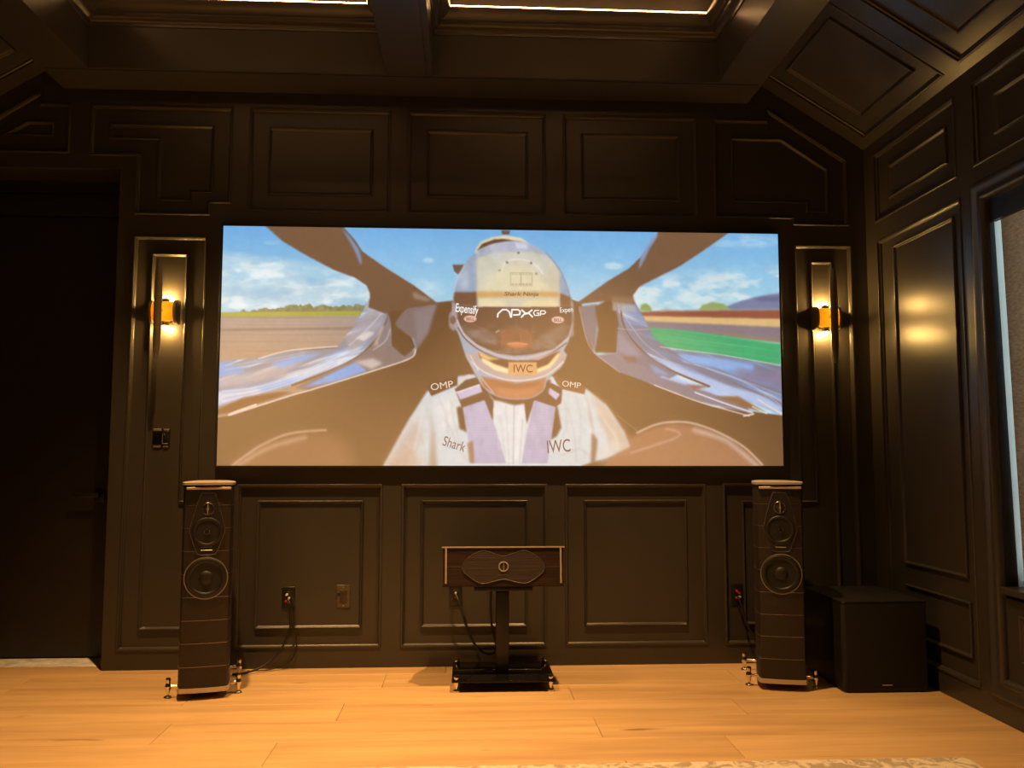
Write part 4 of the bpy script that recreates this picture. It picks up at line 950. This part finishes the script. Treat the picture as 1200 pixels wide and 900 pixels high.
# ------------------------------------------------------------------ wall plates, box and cables
def plate(x, z, label, plugs):
    t = thing('speaker_wall_plate', (x, .02, z), 0, label, 'wall plate', 'black speaker wall plates')
    MB().box((-.036, -.006, -.060), (.036, 0, .060), .003).build('cover_plate', PLATE, t, True)
    MB().box((-.0175, -.0085, -.034), (.0175, -.005, .034), .001).build('insert', BLACKM, t)
    for dx, dz, m in plugs:
        MB().lathe([(0, -.034), (.0055, -.033), (.0065, -.020), (.0065, -.006)], (dx, 0, dz), 'y', 14).build('plug', m, t, True)
    return t
plate(-1.220, .388, 'black wall plate with plugged-in speaker cable right of the left tower', [(-.006, .018, WHITEP), (.006, -.002, WHITEP), (-.010, -.018, REDP), (.006, -.024, WHITEP)])
plate(-.278, .390, 'black wall plate half hidden behind the centre loudspeaker stand', [(0, .018, WHITEP), (.002, -.006, REDP)])
plate(1.348, .388, 'black wall plate with red plugs left of the right tower', [(-.004, .020, REDP), (.008, .010, REDP), (.010, -.010, WHITEP), (-.006, -.018, REDP)])
t = thing('outlet_plate', (-.913, .02, .392), 0, 'brownish see-through outlet plate in the lower panel beside the cabled plate', 'outlet')
MB().box((-.038, -.005, -.064), (.038, 0, .064), .003).build('cover_plate', PLATEC, t, True)
MB().box((-.018, -.008, -.036), (.018, -.004, .036), .002).build('insert', mat('insert_brown', (.035, .028, .02), .4), t, True)
MB().box((-.035, -.007, .004), (-.018, -.004, .022), .001).build('socket_hole', BLACKM, t)
for s in (-1, 1): MB().lathe([(0, -.0075), (.0035, -.007), (.004, -.005)], (0, 0, s*.050), 'y', 12).build('screw', SATIN, t, True)
t = thing('switch_box', (-1.953, .02, 1.286), 0, 'open black switch box with bare metal tabs under the left sconce', 'switch box')
bx = MB(); bx.box((-.048, -.004, -.055), (.048, 0, .055), .002); bx.build('back_plate', PLATE, t, True)
bx = MB(); bx.box((-.046, -.014, -.036), (.004, -.004, .036), .002); bx.build('switch_body', GLOSSB, t, True)
bx = MB(); bx.box((.012, -.012, -.036), (.044, -.004, .040), .004); bx.build('second_body', PLATE, t, True)
for x0, x1, z0, z1 in ((-.044, .000, .038, .052), (-.044, -.002, -.054, -.040), (.014, .042, .042, .049), (.012, .040, -.054, -.044)): MB().box((x0, -.009, z0), (x1, -.004, z1), .0015).build('metal_tab', SATIN, t)
MB().box((.006, -.011, -.034), (.009, -.004, .020), .001).build('metal_edge', SATIN, t); MB().box((.012, -.014, -.036), (.040, -.011, -.031), .001).build('metal_edge', SATIN, t)
for k in range(2): MB().tube(smooth_path([(.016+.010*k, -.012, .024), (.028, -.030, .010-.012*k), (.040, -.014, -.008-.006*k)], 6), .0022, 6).build('wire', RUBB, t, True)
def cable(pts, label, r=.0058):
    p = smooth_path(pts, 10); base = Vector(p[-1])
    o = MB().tube([q-base for q in p], r, 10).build('speaker_cable', RUBB, None, True); o.location = base
    return tag(o, label, 'cable', 'loudspeaker cables')
cable([(-1.220, -.014, .384), (-1.203, -.030, .355), (-1.198, -.034, .280), (-1.200, -.030, .222), (-1.240, -.045, .120), (-1.310, -.075, .045), (-1.400, -.120, .012), (-1.480, -.140, .0068)], 'black cable hanging from its wall plate to the floor behind the left tower')
cable([(-1.212, -.014, .364), (-1.188, -.014, .330), (-1.182, -.013, .240), (-1.166, -.012, .165), (-1.168, -.010, .100), (-1.205, -.022, .040), (-1.300, -.040, .0065), (-1.420, -.060, .0045)], 'thinner black cable looping right of the main cable near the left tower', .0034)
cable([(-.278, -.014, .402), (-.262, -.035, .370), (-.232, -.060, .285), (-.200, -.090, .195), (-.150, -.120, .125), (-.095, -.130, .098), (-.050, -.150, .130), (-.075, -.165, .240), (-.085, -.172, .360), (-.078, -.180, .500)], 'black cable looping from a wall plate up behind the centre loudspeaker', .0070)
cable([(1.346, -.014, .376), (1.356, -.030, .340), (1.372, -.045, .262), (1.392, -.055, .212), (1.418, -.075, .150), (1.432, -.100, .060), (1.450, -.070, .0070)], 'black cable dropping from the red-plugged wall plate behind the right tower')

# ------------------------------------------------------------------ rug
RX0, RX1, RY1, RY0 = -2.2, 1.735, -1.618, -4.4
rg = rr(RX0, RY0, RX1, RY1, .035)
b = MB(); prof = [(0, .0005), (-.004, .006), (.0, .0125), (.012, .015)]
b.sweep(rg, prof, XYZ)
b.prism(inset(rg, .012), .0140, .0150, XYZ)
tag(b.build('rug', RUG, None), 'cream and taupe patterned rug at the bottom edge, corner rounded', 'rug')
